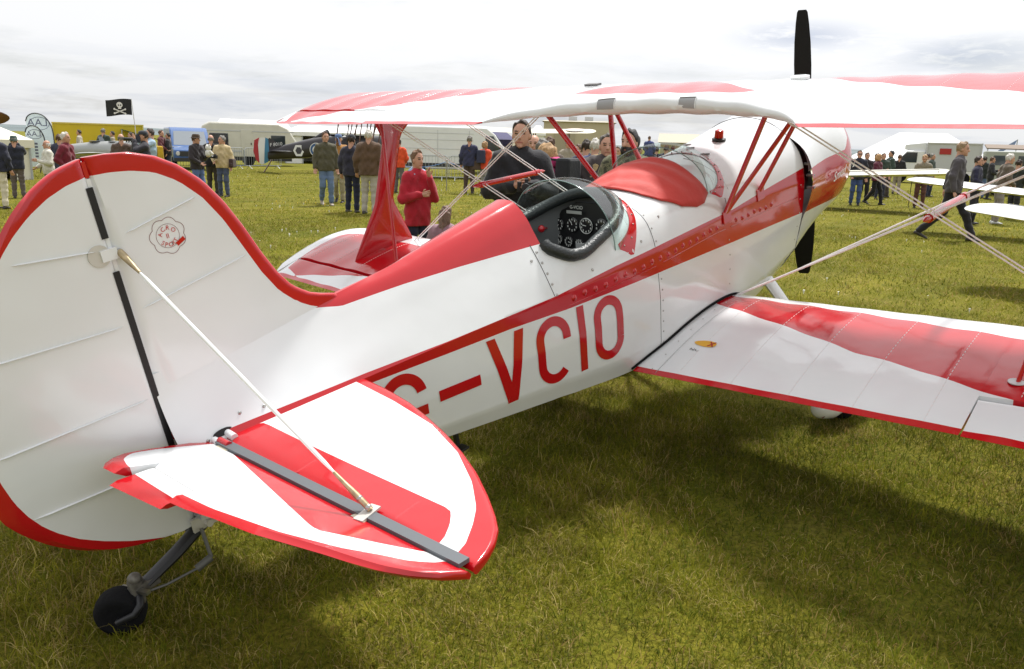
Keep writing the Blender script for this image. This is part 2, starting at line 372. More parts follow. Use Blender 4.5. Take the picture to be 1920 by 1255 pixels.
# ---- registration letters, each a thin skin laid on the side
def wtop(u): return -.006-.054*(u-1.364)
def wbot(u): return -.338-.058*(u-1.444)
def on_side(u, t):
    w = wbot(u)+(wtop(u)-wbot(u))*t
    return (u, -(fv(u, w)+.0022), w)
def quadpatch(A, B, C, D, n=3, m=14):
    vs = []; fs = []
    for j in range(m+1):
        t = j/m; L = [A[k]+(D[k]-A[k])*t for k in (0, 1)]; R = [B[k]+(C[k]-B[k])*t for k in (0, 1)]
        for i in range(n+1):
            s = i/n; vs.append(on_side(L[0]+(R[0]-L[0])*s, L[1]+(R[1]-L[1])*s))
    for j in range(m):
        for i in range(n): a = j*(n+1)+i; fs.append((a, a+1, a+n+2, a+n+1))
    return vs, fs
def strip(path, wd, m=None):
    """path [(u, t)] centre line, width in metres"""
    P = np.array(path); H = .333; Q = P*[1, H]; T = np.gradient(Q, axis=0); T /= np.linalg.norm(T, axis=1)[:, None]; Nn = np.stack([-T[:, 1], T[:, 0]], 1)
    vs = []; fs = []
    for p, nn in zip(Q, Nn):
        for s in (-.5, 0, .5): x = p+nn*wd*s; vs.append(on_side(x[0], x[1]/H))
    for i in range(len(Q)-1):
        for k in (0, 1): a = i*3+k; fs.append((a, a+1, a+4, a+3))
    return vs, fs
def rr_path(u0, u1, t0, t1, wd, ang0, ang1, n=64):
    """centre line round a stadium, angles from +u counter-clockwise"""
    H = .333; r = (u1-u0-wd)/2; cx = (u0+u1)/2; y0 = t0*H+wd/2+r; y1 = t1*H-wd/2-r; out = []
    full = [(cx+r, y0)]
    for a in np.linspace(0, PI, 20): full.append((cx+r*math.cos(a), y1+r*math.sin(a)))
    for a in np.linspace(PI, 2*PI, 20): full.append((cx+r*math.cos(a), y0+r*math.sin(a)))
    full = np.array(full); full = np.vstack([full, full[:1]]); s = np.r_[0, np.cumsum(np.hypot(*np.diff(full, axis=0).T))]; s /= s[-1]
    x = np.linspace(ang0, ang1, n); return [(float(np.interp(a, s, full[:, 0])), float(np.interp(a, s, full[:, 1]))/H) for a in x]
def letter(parts):
    m = MB()
    for v, f in parts: m.add(v, f)
    o = pyd('registration_letter', m.v, m.f, M_RED, FUS, True); return o
sw = .047
letter([strip(rr_path(.82, 1.037, 0, 1, sw, .16, .93), sw), quadpatch((.93, .50), (1.03, .50), (1.03, .36), (.93, .36))])        # G
letter([quadpatch((1.09, .60), (1.306, .60), (1.306, .45), (1.09, .45), 10, 4)])                                              # dash
N_ = (1.4725, .30)
letter([quadpatch((1.364, 1), (1.412, 1), N_, (1.444, 0)), quadpatch((1.521, 1), (1.574, 1), (1.502, 0), N_), quadpatch(N_, N_, (1.502, 0), (1.444, 0), 3, 6)])   # V
letter([strip(rr_path(1.635, 1.847, 0, 1, sw, .13, .92), sw)])                                                                # C
letter([quadpatch((1.900, 1), (1.946, 1), (1.946, 0), (1.900, 0))])                                                            # I
letter([strip(rr_path(2.004, 2.206, 0, 1, sw, 0, 1, 80), sw)])                                                                 # O

# ---- seams, screws, bumps on the skin
def seam(u, w0, w1, name='panel_seam', r=.0016):
    pts = []
    for w in np.linspace(w0, w1, 26): pts.append((u, -(fv(u, w)+.0004), w))
    return MB().tube(pts, r, 5).build(name, mat('seam_dark', (.05, .05, .05), .6), FUS)
seam(1.785, .285, .056); seam(2.512, .265, .076); seam(2.512, -.064, -.47); seam(4.165, .1, -.52); seam(3.24, .06, .14)
SCM = MB()
def screw(u, w, r=.0055, side=-1, mb=SCM):
    v = fv(u, w); dv = (fv(u, w+.01)-fv(u, w-.01))/.02
    n = Vector((0, side, -dv*1.0 if side < 0 else -dv)); n = Vector((0, side, -dv)).normalized()
    mb.lathe([(r, -.001), (r*.9, .0018), (r*.45, .003)], 7, frame((u, side*v, w), n))
for w in np.linspace(.25, .06, 5): screw(1.80, w, .007)
for w in np.linspace(-.10, -.45, 7): screw(2.535, w)
for w in np.linspace(.23, .10, 3): screw(2.53, w)
for w in np.linspace(-.10, -.45, 5): screw(3.235, w)
for w in np.linspace(.0, -.45, 6): screw(4.12, w)
for u, w in ((1.75, .225), (2.42, .13), (2.62, .20), (2.05, .10), (3.35, .12)): screw(u, w, .008)
SCM.build('panel_screws', M_STEEL, FUS)['kind'] = 'stuff'
BM_ = MB()
for i, u in enumerate(np.linspace(1.90, 3.75, 27)):
    w = np.interp(u, [1.84, 2.5, 3.1, 3.75], [.012, .008, .004, -.03])+.004*math.sin(i*1.7)
    if abs(u-3.22) < .06: continue
    BM_.lathe([(.018, -.002), (.013, .0028), (.007, .0045), (.0065, .0075), (.003, .0088)], 9, frame((u, -fv(u, w), w), (0, -1, .05)))
BM_.build('fairing_nuts', M_RED, FUS, 40)['kind'] = 'stuff'
for u0, u1 in ((1.86, 2.50), (2.56, 3.2), (3.26, 4.1)):      # longeron cover strip edge
    MB().tube([(u, -(fv(u, x)+.0006), x) for u in np.linspace(u0, u1, 30) for x in [np.interp(u, [1.84, 2.5, 3.1, 4.1], [-.012, -.018, -.022, -.07])]], .0022, 5).build('strip_edge', M_RED, FUS)

# ---- cowling
def cowl():
    vs = []; sec = []
    U = [4.17, 4.19, 4.3, 4.45, 4.6, 4.72, 4.82, 4.88, 4.92, 4.945, 4.955, 4.95, 4.93]; R = [.425, .432, .445, .452, .455, .453, .445, .43, .405, .37, .33, .29, .26]
    n = 72; h = HS(FUS_FWD, 4.17)
    full = np.array([(-v, w) for v, w in h]+[(v, w) for v, w in h[-2:0:-1]]); ang = np.arctan2(full[:, 0], full[:, 1]+.02); o = np.argsort(ang)
    rad = np.hypot(full[:, 0], full[:, 1]+.02)
    rings = []
    for i, (u, r) in enumerate(zip(U, R)):
        ring = []; t = min(1, (u-4.17)/.5)
        for k in range(n):
            a = -PI+2*PI*k/n; r0 = np.interp(a, ang[o], rad[o], period=2*PI)
            rr = (r0+.0035)*(1-t)+r*t if u < 4.67 else r
            if i > 5: rr = r
            # cooling air outlet: the aft lip flares out on both sides
            fl = max(0, 1-(abs(abs(a)-1.42)/.62)**2); rr += .050*fl*max(0, 1-(u-4.17)/.3)*(1 if i < 6 else 0)
            ring.append((u, math.sin(a)*rr, math.cos(a)*rr-.02+.02*t))
        rings.append(ring)
    vs, fs = loft(rings, True); P = np.array(vs); u, v, w = P.T
    lo = np.interp(u, [4.1, 4.8], [-.185, -.235])
    s = np.minimum(np.maximum(np.maximum(.098-w, -9), u-(4.84-.10*np.clip((w-.28)/.2, 0, 1))), w-lo)
    # rounded white top panel
    s = np.minimum(np.maximum(.098-w, np.hypot(np.maximum(u-4.70, 0), np.maximum(.24-w, 0))-.145), w-lo)
    return pyd('engine_cowling', vs, fs, PAINT, BP, True, 35, s)
CW = cowl()
MB().lathe([(.40, 0), (.30, .25), (.30, .32)], 40, frame((4.155, 0, -.01), (1, 0, 0))).build('cowl_inner', M_BLACK, CW, 30)
for a in (1.25, 1.42, 1.6): MB().box((4.20, -math.sin(a)*.435, math.cos(a)*.435-.02), (.02, .05, .012)).build('outlet_bracket', M_GREYM, CW)
# script on the cowl side
def script(txt, size, origin, xdir, ydir, m, parent, name, off=.003):
    c = bpy.data.curves.new(name, 'FONT'); c.body = txt; c.size = size; c.shear = .35 if name == 'script_lettering' else 0; c.resolution_u = 3
    o = bpy.data.objects.new(name, c); COL.objects.link(o); dg = bpy.context.evaluated_depsgraph_get(); me = bpy.data.meshes.new_from_object(o.evaluated_get(dg)); bpy.data.objects.remove(o); bpy.data.curves.remove(c)
    X = Vector(xdir).normalized(); Y = Vector(ydir).normalized(); Z = X.cross(Y); O = Vector(origin)
    for v in me.vertices: v.co = O+X*v.co.x+Y*v.co.y+Z*off
    me.materials.clear(); return link(name, me, m, parent)
script('Smud  n 2', .085, (4.50, -.452, -.07), (1, -.02, .09), (-.09, -.06, 1), M_WHITE, CW, 'script_lettering', .006)

# ---- propeller and spinner
PR = empty('propeller'); PR.parent = BP
def blade(sgn):
    rings = []
    for r, ch, th, tw in ((.07, .07, .05, 55), (.16, .11, .042, 45), (.30, .155, .032, 32), (.45, .168, .024, 24), (.60, .160, .018, 19), (.75, .142, .013, 16), (.88, .112, .010, 14), (.95, .088, .007, 13), (.966, .066, .004, 13)):
        ring = []; t = math.radians(tw)
        for k in range(14):
            a = 2*PI*k/14; x = math.cos(a)*ch/2; y = math.sin(a)*th/2*(1 if math.sin(a) > 0 else .4)
            ring.append((5.075+x*math.sin(t)+y*math.cos(t), sgn*(x*math.cos(t)-y*math.sin(t))+.02*sgn*(r/.97), sgn*r+.013))
        rings.append(ring)
    vs, fs = loft(rings, True, True, True); o = pyd('blade', vs, fs, mat('blade_black', (.004, .004, .0045), .6, spec=.25), PR, True, 50); return o
blade(1); blade(-1)
MB().lathe([(.16, -.03), (.165, .02), (.15, .10), (.11, .19), (.05, .26), (.001, .28)], 28, frame((5.02, 0, .013), (1, 0, 0))).build('spinner', M_WHITE, PR, 40)
# ------------------------------------------------------------------ flying surfaces
def airfoil(x, up, t=.12, cam=.022):
    yt = 5*t*(.2969*np.sqrt(np.maximum(x, 0))-.126*x-.3516*x**2+.2843*x**3-.1030*x**4); yc = 4*cam*x*(1-x)
    return yc+yt if up else yc-yt
def foil(name, sts, mapf, paintf, parent, m, nch=22, rib=None, blunt=None, thick=None, cap=True, sharp=40):
    """sts: (s, front, back, cmin, cmax): chord runs from c=0 at back edge to c=1 at the front edge; ring uses c in [cmin, cmax]"""
    rings = []; pc = []
    for s, fr, bk, c0, c1 in sts:
        ch = fr-bk; th = 1-np.cos(np.linspace(0, PI/2, nch)); cs = c0+(c1-c0)*np.sin(np.linspace(0, PI/2, nch)); ring = []
        def yy(c, up):
            if thick is not None: return thick(s, c, ch, up)
            return float(airfoil(1-c, up)*ch)
        for c in cs: ring.append((c, yy(c, True)))
        for c in cs[::-1][1 if c1 >= .999 else 0:]: ring.append((c, yy(c, False)))
        if blunt and blunt(s):
            a = ring[0]; b = ring[-1]; h = (a[1]-b[1])/2
            for q in np.linspace(-PI/2, PI/2, 8)[1:-1]: ring.append((c0-math.cos(q)*h*.75/max(ch, .01), (a[1]+b[1])/2+math.sin(q)*h))
        elif blunt is not None:
            a = ring[0]; b = ring[-1]
            for q in np.linspace(0, 1, 8)[1:-1]: ring.append((c0-.0001*math.sin(q*PI), b[1]+(a[1]-b[1])*q))
        if rib:
            k = rib(s); ring = [(c, y-(np.sign(y) if abs(y) > 1e-4 else 0)*k*min(1, max(0, (1-c)*8))*min(1, c*6)) for c, y in ring]
        rings.append([mapf(s, bk+c*ch, y) for c, y in ring]); pc += [(s, bk+c*ch, 1 if y >= 0 else -1) for c, y in ring]
    vs, fs = loft(rings, True, cap, cap)
    pc = np.array(pc); at = paintf(pc[:, 0], pc[:, 1], np.array(vs)) if paintf else np.full(len(vs), -1.)
    o = pyd(name, vs, fs, m, parent, True, sharp, at)
    bm = bmesh.new(); bm.from_mesh(o.data); bmesh.ops.recalc_face_normals(bm, faces=bm.faces[:]); bm.to_mesh(o.data); bm.free(); o.data.set_sharp_from_angle(angle=math.radians(sharp))
    return o
INC = .014; TEU, CU, WU = 2.711, 1.08, .635; TEL, CL, WL, DIH = 2.286, 1.10, -.535, .038
UP_LE = [(3.0, 3.79), (3.20, 3.775), (3.36, 3.73), (3.46, 3.65), (3.505, 3.52), (3.515, 3.42)]; UP_TE = [(3.10, TEU), (3.22, 2.76), (3.32, 2.92), (3.41, 3.12), (3.48, 3.30), (3.515, 3.42)]
LO_LE = [(2.90, 3.386), (3.05, 3.375), (3.18, 3.33), (3.27, 3.25), (3.315, 3.13), (3.325, 3.02)]; LO_TE = [(2.90, TEL), (3.0, 2.35), (3.10, 2.47), (3.20, 2.65), (3.28, 2.84), (3.325, 3.02)]
def edge(tab, v, base):
    return float(np.interp(v, [a for a, b in tab], [b for a, b in tab])) if v > tab[0][0] else base
RIBS = .285
def ribfn(s):
    x = (abs(s) % RIBS)/RIBS; return .0060*math.sin(PI*x)**2
def cutout(v): return TEU+.43*max(0, 1-(v/.985)**2)**.65 if abs(v) < .985 else TEU
def wing_map(base_te, base_w, dih):
    def f(s, u, y): return (u, s, base_w+(u-base_te)*math.sin(INC)+y+abs(s)*dih)
    return f
mapU = wing_map(TEU, WU, 0); mapL = wing_map(TEL, WL, DIH)
# sunburst paint, planform polygons (|v|, u)
P_UP = [(.75, 4.2), (1.12, 3.60), (1.522, 3.324), (1.887, 3.158), (2.183, 3.047), (2.522, 2.965), (2.754, 2.858), (3.06, 2.749), (3.174, 2.962), (3.239, 3.105), (3.278, 3.319), (3.29, 3.50), (3.22, 3.63), (3.05, 3.70), (2.3, 3.73), (1.8, 3.76), (1.3, 4.2)]
P_UP_R = [(.40, 4.2), (.68, 3.60), (.975, 3.40), (1.27, 3.26), (1.51, 3.19), (1.77, 3.11), (2.3, 2.98), (3.06, 2.749), (3.174, 2.962), (3.239, 3.105), (3.278, 3.319), (3.29, 3.50), (3.22, 3.63), (3.05, 3.70), (2.3, 3.73), (1.8, 3.76), (1.3, 4.2)]
P_LO = [(.30, 3.095), (.36, 3.078), (.676, 2.96), (.957, 2.857), (1.273, 2.735), (1.542, 2.675), (1.836, 2.59), (2.154, 2.51), (2.735, 2.341), (2.916, 2.396), (2.965, 2.555), (3.02, 2.79), (3.03, 3.0), (2.99, 3.07), (2.778, 3.10), (1.9, 3.095), (1.615, 3.13), (1.148, 3.197), (.64, 3.236), (.30, 3.26)]
P_CTR = [(.66, 3.23), (.52, 3.45), (.40, 3.70), (-.05, 3.70), (-.25, 3.457), (-.58, 3.20), (0, 3.222)]
def wing_paint(upper):
    def f(s, u, vs):
        if upper:
            a = np.where(s > 0, sdpoly(np.stack([np.abs(s), u], 1), P_UP), sdpoly(np.stack([np.abs(s), u], 1), P_UP_R))
            a = np.maximum(a, sdpoly(np.stack([s, u], 1), P_CTR))
            te = np.where(np.abs(s) > .93, TEU+.042-u, -1); te = np.minimum(te, 3.25-np.abs(s))
        else:
            a = sdpoly(np.stack([np.abs(s), u], 1), P_LO); te = np.minimum(TEL+.040-u, 3.1-np.abs(s))
        return np.maximum(a, te)
    return f
def spans(a, b, st=.0285): return list(np.linspace(a, b, max(2, int(round(abs(b-a)/st))+1)))
AH = .245; UA = (2.09, 3.19); LA = (1.85, 2.97)
def half(sgn, s0, A, le, te, LE0, TE0, tipmax):
    st = []
    def row(v, c0, c1=1.0):
        bk = edge(te, v, cutout(v) if LE0 > 3.5 else TE0); fr = edge(le, v, LE0)
        base = TE0; ch = fr-base
        if LE0 > 3.5 and v < .985: return (sgn*v, LE0, TE0, (bk-TE0)/(LE0-TE0), 1.0)
        return (sgn*v, fr, bk, c0, c1)
    for v in spans(s0, A[0]): st.append(row(v, 0.0))
    for v in spans(A[0]+.0005, A[1]): st.append(row(v, AH*(LE0-TE0)/(edge(le, v, LE0)-edge(te, v, TE0)) if v < te[0][0] else max(0.0, (TE0+AH*(LE0-TE0)-edge(te, v, TE0))/(edge(le, v, LE0)-edge(te, v, TE0)))))
    for v in list(tipmax-(tipmax-A[1]-.002)*np.cos(np.linspace(0, PI/2, 12)))[:-1]+[tipmax-.002]: st.append(row(v, 0.0))
    return st
LEU, LEL = TEU+CU, TEL+CL
su = half(1, 0.0, UA, UP_LE, UP_TE, LEU, TEU, 3.515)
stations = [(-a, b, c, d, e) for a, b, c, d, e in su[::-1]][:-1]+su
UW = foil('upper_wing', stations, mapU, wing_paint(True), BP, PAINT_F, 34, ribfn, lambda s: abs(s) < .955)
UW['label'] = 'white upper wing with red sunburst wedges'
def aileron(name, sgn, A, le, te, LE0, TE0, mp, pf, dy):
    st = []
    for v in spans(A[0]+.006, A[1]-.006):
        bk = edge(te, v, TE0); hinge = TE0+AH*(LE0-TE0)-.016
        if hinge-bk < .02: break
        st.append((sgn*v, hinge, bk, 0, 1.0))
    def th(s, c, ch, up):
        x = c*ch/1.08; y = float(airfoil(1-x, up)*1.08)
        if c > .9: yc = (airfoil(1-x, True)+airfoil(1-x, False))*.54; y = yc+(y-yc)*math.sqrt(max(0, 1-((c-.9)/.1)**2))
        return y
    def mp2(s, u, y): p = mp(s, u, y); return (p[0], p[1], p[2]+dy*(TE0+AH*1.08-u))
    return foil(name, st, mp2, pf, BP, PAINT_F, 22, ribfn, None, th)
for sgn in (1, -1):
    aileron('aileron', sgn, UA, UP_LE, UP_TE, LEU, TEU, mapU, wing_paint(True), -.02)
    aileron('aileron', sgn, LA, LO_LE, LO_TE, LEL, TEL, mapL, wing_paint(False), -.015)
    sl = half(sgn, .33, LA, LO_LE, LO_TE, LEL, TEL, 3.325)
    lw = foil('lower_wing', sl, mapL, wing_paint(False), BP, PAINT_F, 34, ribfn)
    lw['label'] = 'white lower wing with a red sunburst wedge and red trailing edge'
    # rib tape lines with stitching bumps
    tp = MB()
    for j in range(2, 11):
        v = j*RIBS
        if v > 3.0: break
        c0 = .27 if v > LA[0] else .04
        pts = []
        for c in np.linspace(c0, .93, 34):
            x = float(airfoil(np.array(1-c), True)); pts.append(Vector(mapL(sgn*v, TEL+c*CL, x*CL)))
        for i in range(0, len(pts)-1): tp.tube([pts[i]+Vector((0, 0, .0002)), pts[i].lerp(pts[i+1], .55)+Vector((0, 0, .0002))], .0018, 4, True, 1.0)
    tp.build('rib_stitching', mat('stitch_white', (.72, .66, .66), .3), lw)['kind'] = 'stuff'
    if sgn < 0:
        # decal and grommet on the starboard wing
        def onw_(u, v, d=.002):
            c = (u-TEL)/CL; return Vector(mapL(v, u, float(airfoil(np.array(1-c), True))*CL))+Vector((0, 0, d))
        dm = MB(); dm.add([onw_(2.60+.028*math.sin(t)*(1+.25*math.cos(t)), -.57-.062*math.cos(t), .0022) for t in np.linspace(0, 2*PI, 25)[:-1]], [tuple(range(24))])
        d = dm.build('no_step_decal', mat('decal_yellow', (.72, .38, .02), .35), lw)
        x = MB()
        for a, b in (((2.578, -.592), (2.622, -.622)), ((2.622, -.592), (2.578, -.622))):
            p, q = Vector((*a, 0)), Vector((*b, 0)); nrm = (q-p).normalized().cross(Vector((0, 0, 1)))*.004
            x.add([onw_(*(p+nrm).xy, .0036), onw_(*(q+nrm).xy, .0036), onw_(*(q-nrm).xy, .0036), onw_(*(p-nrm).xy, .0036)], [(0, 1, 2, 3)])
        x.build('cross_mark', mat('decal_red', (.35, .01, .01), .4), d)
        z0 = onw_(2.52, -.52)
        script('NO STEP', .034, z0, (.12, -1, DIH*-1), (1, .1, .035), M_BLACK, d, 'no_step_lettering', .0035)
        g = MB().lathe([(.016, 0), (.034, 0), (.034, .004), (.016, .004)], 20, frame(onw_(2.685, -1.955, -.001), (.05, 0, 1))).build('grommet', mat('grommet_grey', (.55, .55, .55), .4), lw, 30)
        # root fillet: dark rubber gap seal and a screwed strip
        MB().tube([(u, -(fv(u, w)+.004), w) for u in np.linspace(2.29, 3.36, 26) for w in [mapL(-.36, u, float(airfoil(np.array(1-(u-TEL)/CL), True))*CL)[2]+.006]], .007, 6).build('root_seal', M_RUB, lw)
        MB().tube([onw_(u, -.455-.02*(u-2.3), .0005) for u in np.linspace(2.30, 3.1, 20)], .0012, 4).build('strip_seam', mat('seam_grey', (.3, .3, .3), .5), lw)
        sc = MB()
        for u in np.linspace(2.33, 3.1, 7): sc.lathe([(.004, 0), (.003, .002)], 6, frame(onw_(u, -.42, -.0005), (0, 0, 1)))
        sc.build('strip_screws', M_STEEL, lw)['kind'] = 'stuff'
tp = MB()
for sgn in (1, -1):
    for j in range(4, 11):
        v = j*RIBS; c0 = .27 if v > UA[0] else .05
        for c in np.linspace(c0, .93, 40): tp.tube([Vector(mapU(sgn*v, TEU+cc*CU, float(airfoil(np.array(1-cc), True))*CU)) for cc in (c, c+.008)], .0014, 4)
tp.build('rib_tapes', M_WHITE, UW)['kind'] = 'stuff'
for v0 in (.30, -.22):     # hand holds: grey patches on the trailing edge, recess shade put in their colour
    rg = []
    for v in np.linspace(v0-.055, v0+.055, 7):
        te = cutout(v); c_ = np.array(1-(te-TEU)/CU); k = ribfn(v); yu, yl = float(airfoil(c_, True))*CU-k, float(airfoil(c_, False))*CU+k; h = (yu-yl)/2
        rg.append([Vector(mapU(v, te-math.cos(q)*(h*.75+.0025), (yu+yl)/2+math.sin(q)*(h+.0025))) for q in np.linspace(-.15, 1.25, 8)])
    v_, f_ = loft(rg, False); hh = pyd('hand_hold', v_, f_, mat('recess_shade_grey', (.33, .33, .34), .6), UW, True)
    MB().tube([p for p in rg[0]], .003, 5).build('hand_hold_edge', M_WHITE, hh); MB().tube([p for p in rg[-1]], .003, 5).build('hand_hold_edge', M_WHITE, hh); MB().tube([r[-1] for r in rg], .0035, 5).build('hand_hold_edge', mat('vent_and_recess_shade', (.12, .11, .11), .5), hh)  # dark tube along the top paints the shaded upper edge of the recess
MB().box((3.56, .735, mapU(.735, 3.56, float(airfoil(np.array(1-(3.56-TEU)/CU), True))*CU)[2]+.003), (.05, .10, .012)).build('vent_grille', mat('vent_and_recess_shade', (.12, .11, .11), .5), UW)
MB().lathe([(.05, 0), (.05, .015), (.03, .02)], 16, frame((3.56, -.635, mapU(-.635, 3.56, float(airfoil(np.array(1-(3.56-TEU)/CU), True))*CU)[2]-.002), (0, 0, 1))).build('tank_cap', M_WHITE, UW, 30)

# ---- fin, rudder
FO = [(.30, .90), (.359, .851), (.373, .804), (.402, .738), (.451, .675), (.518, .629), (.606, .587), (.715, .543), (.809, .498), (.892, .444), (.957, .379), (1.001, .311), (1.029, .235), (1.039, .164), (1.0415, .098)]
FI = [(.24, 1.2), (.305, .916), (.317, .815), (.346, .736), (.39, .671), (.453, .611), (.54, .562), (.652, .515), (.754, .472), (.843, .42), (.912, .356), (.955, .289), (.976, .218), (.985, .155), (.987, .092)]
ws_ = sorted(set([.28, .31]+list(np.linspace(.34, 1.0, 34))+list(1.0+.0412*np.sin(np.linspace(0, PI/2, 9)))))
def plate(t):
    def f(s, c, ch, up):
        d = min(c, 1-c)*ch; e = .022; y = t*math.sqrt(max(0, 1-(1-min(1, d/e))**2)) if d < e else t
        return y if up else -y
    return f
inner = [(b, a) for a, b in FI]
finpoly = [(1.2, .2)]+inner+[(.05, .987), (.05, 0.1)]
fin = foil('fin', [(w, max(float(np.interp(w, [a for a, b in FO], [b for a, b in FO])), .108), .0965, 0, 1) for w in ws_], lambda s, u, y: (u, y, s),
           lambda s, u, vs: -sdpoly(np.stack([u, s], 1), finpoly), BP, PAINT_F, 30, None, None, plate(.0165))
RO = [(.09, 1.0405), (.012, 1.022), (-.057, .989), (-.122, .941), (-.175, .887), (-.245, .80), (-.315, .68), (-.375, .54), (-.418, .40), (-.44, .25), (-.438, .11), (-.422, .062), (-.388, .006), (-.338, -.056), (-.275, -.113), (-.204, -.160), (-.125, -.192), (-.039, -.217), (.03, -.231)]
ro = crom(RO, 90)
def r_te(w): o = np.argsort(ro[:, 1]); return float(np.interp(w, ro[o, 1], ro[o, 0]))
RIN = [(.084, .986), (.027, .975), (-.032, .953), (-.094, .918), (-.152, .873), (-.194, .831), (-.262, .75), (-.315, .66), (-.36, .54), (-.395, .40), (-.408, .27), (-.402, .208), (-.390, .136), (-.371, .078), (-.344, .023), (-.311, -.022), (-.262, -.073), (-.193, -.125), (-.118, -.171), (-.003, -.226), (.12, -.24), (.12, .986)]
rud = foil('rudder', [(w, .093, r_te(w), 0, 1) for w in [-.229]+list(np.linspace(-.215, .98, 50))+list(.98+.0585*np.sin(np.linspace(0, PI/2, 9)))[1:]], lambda s, u, y: (u, y, s),
           lambda s, u, vs: -sdpoly(np.stack([u, s], 1), RIN), BP, PAINT_F, 30, None, None, plate(.0165))
# rib ridges under the fabric
def ridge(a, b, m, parent, name='fabric_rib'):
    mb = MB(); a, b = Vector(a), Vector(b)
    mb.tube([a.lerp(b, t) for t in np.linspace(0, 1, 12)], [.0002]+[.0011]*10+[.0002], 10, True, 8.0)
    return mb.build(name, m, parent, 60)
for a, b in (((.15, -.0158, .80), (.40, -.0158, .852)), ((.13, -.0158, .56), (.52, -.0158, .617))): ridge(a, b, M_WHITE, fin)
for a, b in (((.06, -.0158, .77), (-.18, -.0158, .80)), ((.06, -.0158, .525), (-.34, -.0158, .55)), ((.06, -.0158, .27), (-.40, -.0158, .28)), ((.06, -.0158, .03), (-.36, -.0158, .06))): ridge(a, b, M_WHITE, rud)
GAP = mat('hinge_gap_black', (.006, .006, .007), .5)
for w0, w1 in ((.955, .80), (.695, .075)):
    MB().box((.088, -.0135, (w0+w1)/2), (.020, .010, w0-w1)).build('hinge_gap', GAP, fin)
MB().box((.0945, 0, .455), (.012, .024, 1.05)).build('hinge_post', M_WHITE, fin); MB().box((.0945, 0, 1.006), (.012, .024, .048)).build('hinge_cap', M_RED, fin)
hf = MB().box((.083, -.020, .752), (.05, .012, .035)).build('hinge_fitting', M_WHITE, fin)
MB().lathe([(.034, 0), (.034, .004)], 20, frame((.055, -.0165, .755), (0, -1, 0))).build('fitting_washer', mat('pale_metal', (.6, .58, .54), .4, .3), fin)

# ---- emblem on the fin: wavy badge outline, ring text
EMC = Vector((.275, -.0172, .755))
em = MB()
path = []
for k in range(91):
    a = 2*PI*k/90; r = .052+.008*abs(math.sin(a*3.5+.4)); path.append(EMC+Vector((math.cos(a)*r*1.0, 0, math.sin(a)*r*.98)))
em.tube(path, .0009, 4, False); em.tube([EMC+Vector((math.cos(a)*.038, 0, math.sin(a)*.038)) for a in np.linspace(0, 2*PI, 40)], .0006, 4, False)
EM = em.build('emblem_outline', mat('emblem_line', (.25, .12, .12), .5), fin)
def ring_text(txt, r, a0, a1, size, flip=False):
    for i, ch in enumerate(txt):
        a = a0+(a1-a0)*i/max(1, len(txt)-1); d = Vector((math.cos(a), 0, math.sin(a)))
        up = d if not flip else -d; x = Vector((0, -1, 0)).cross(up)*-1
        x = up.cross(Vector((0, -1, 0)))
        script(ch, size, EMC+d*r-x*size*.33, x, up, M_RED, EM, 'emblem_letter', .0016)
ring_text('ACRO', .019, math.radians(158), math.radians(38), .020)
ring_text('SPORT', .035, math.radians(222), math.radians(318), .020, True)
script('II', .022, EMC+Vector((-.007, 0, -.007)), (1, 0, 0), (0, 0, 1), M_RED, EM, 'emblem_letter', .0012)
MB().box(EMC+Vector((.035, -.001, -.027)), (.032, .0012, .013), 0, Matrix.Rotation(-.45, 3, 'Y')).build('emblem_wing', M_RED, EM)
# ---- tailplane
WS = .063; HU = .205; DEL = math.radians(20)
SO = [(.06, .80), (.182, .790), (.315, .775), (.476, .744), (.62, .700), (.754, .653), (.882, .598), (1.002, .537), (1.107, .471), (1.196, .408), (1.242, .368), (1.274, .322), (1.294, .272), (1.302, .228)]
SBI = [(.04, .755), (.168, .747), (.425, .712), (.677, .661), (.88, .579), (1.036, .482), (1.135, .397), (1.18, .337), (1.221, .268), (1.24, .19), (.04, .15)]
SRF = [(.0, .298), (.094, .298), (.123, .370), (.383, .361), (.667, .356), (1.073, .353), (1.091, .344), (1.127, .304), (1.155, .257), (1.172, .19), (0, .19)]
EO = [(.06, -.176), (.13, -.176), (.20, -.168), (.475, -.150), (.58, -.135), (.675, -.108), (.813, -.081), (1.008, -.013), (1.092, .012), (1.167, .04), (1.228, .08), (1.276, .128), (1.306, .184)]
def el_in(u): return float(np.interp(u, [-.174, -.15, -.10, -.03, .205], [.16, .115, .088, .076, .07]))
EBI = [(.113, .21), (.108, .15), (.10, .10), (.091, .02), (.096, -.06), (.12, -.09), (.145, -.107), (.209, -.122), (.478, -.106), (.641, -.089), (.87, -.033), (1.03, .031), (1.115, .081), (1.184, .116), (1.225, .158), (1.245, .21)]
ERF = [(.225, .22), (.235, .184), (.863, .052), (.907, .047), (.965, .077), (1.069, .128), (1.17, .183), (1.17, .22)]
def so_u(v): return float(np.interp(v, [a for a, b in SO], [b for a, b in SO]))
def eo_u(v): return float(np.interp(v, [a for a, b in EO], [b for a, b in EO]))
def plate_y(t):
    f = plate(t); return f
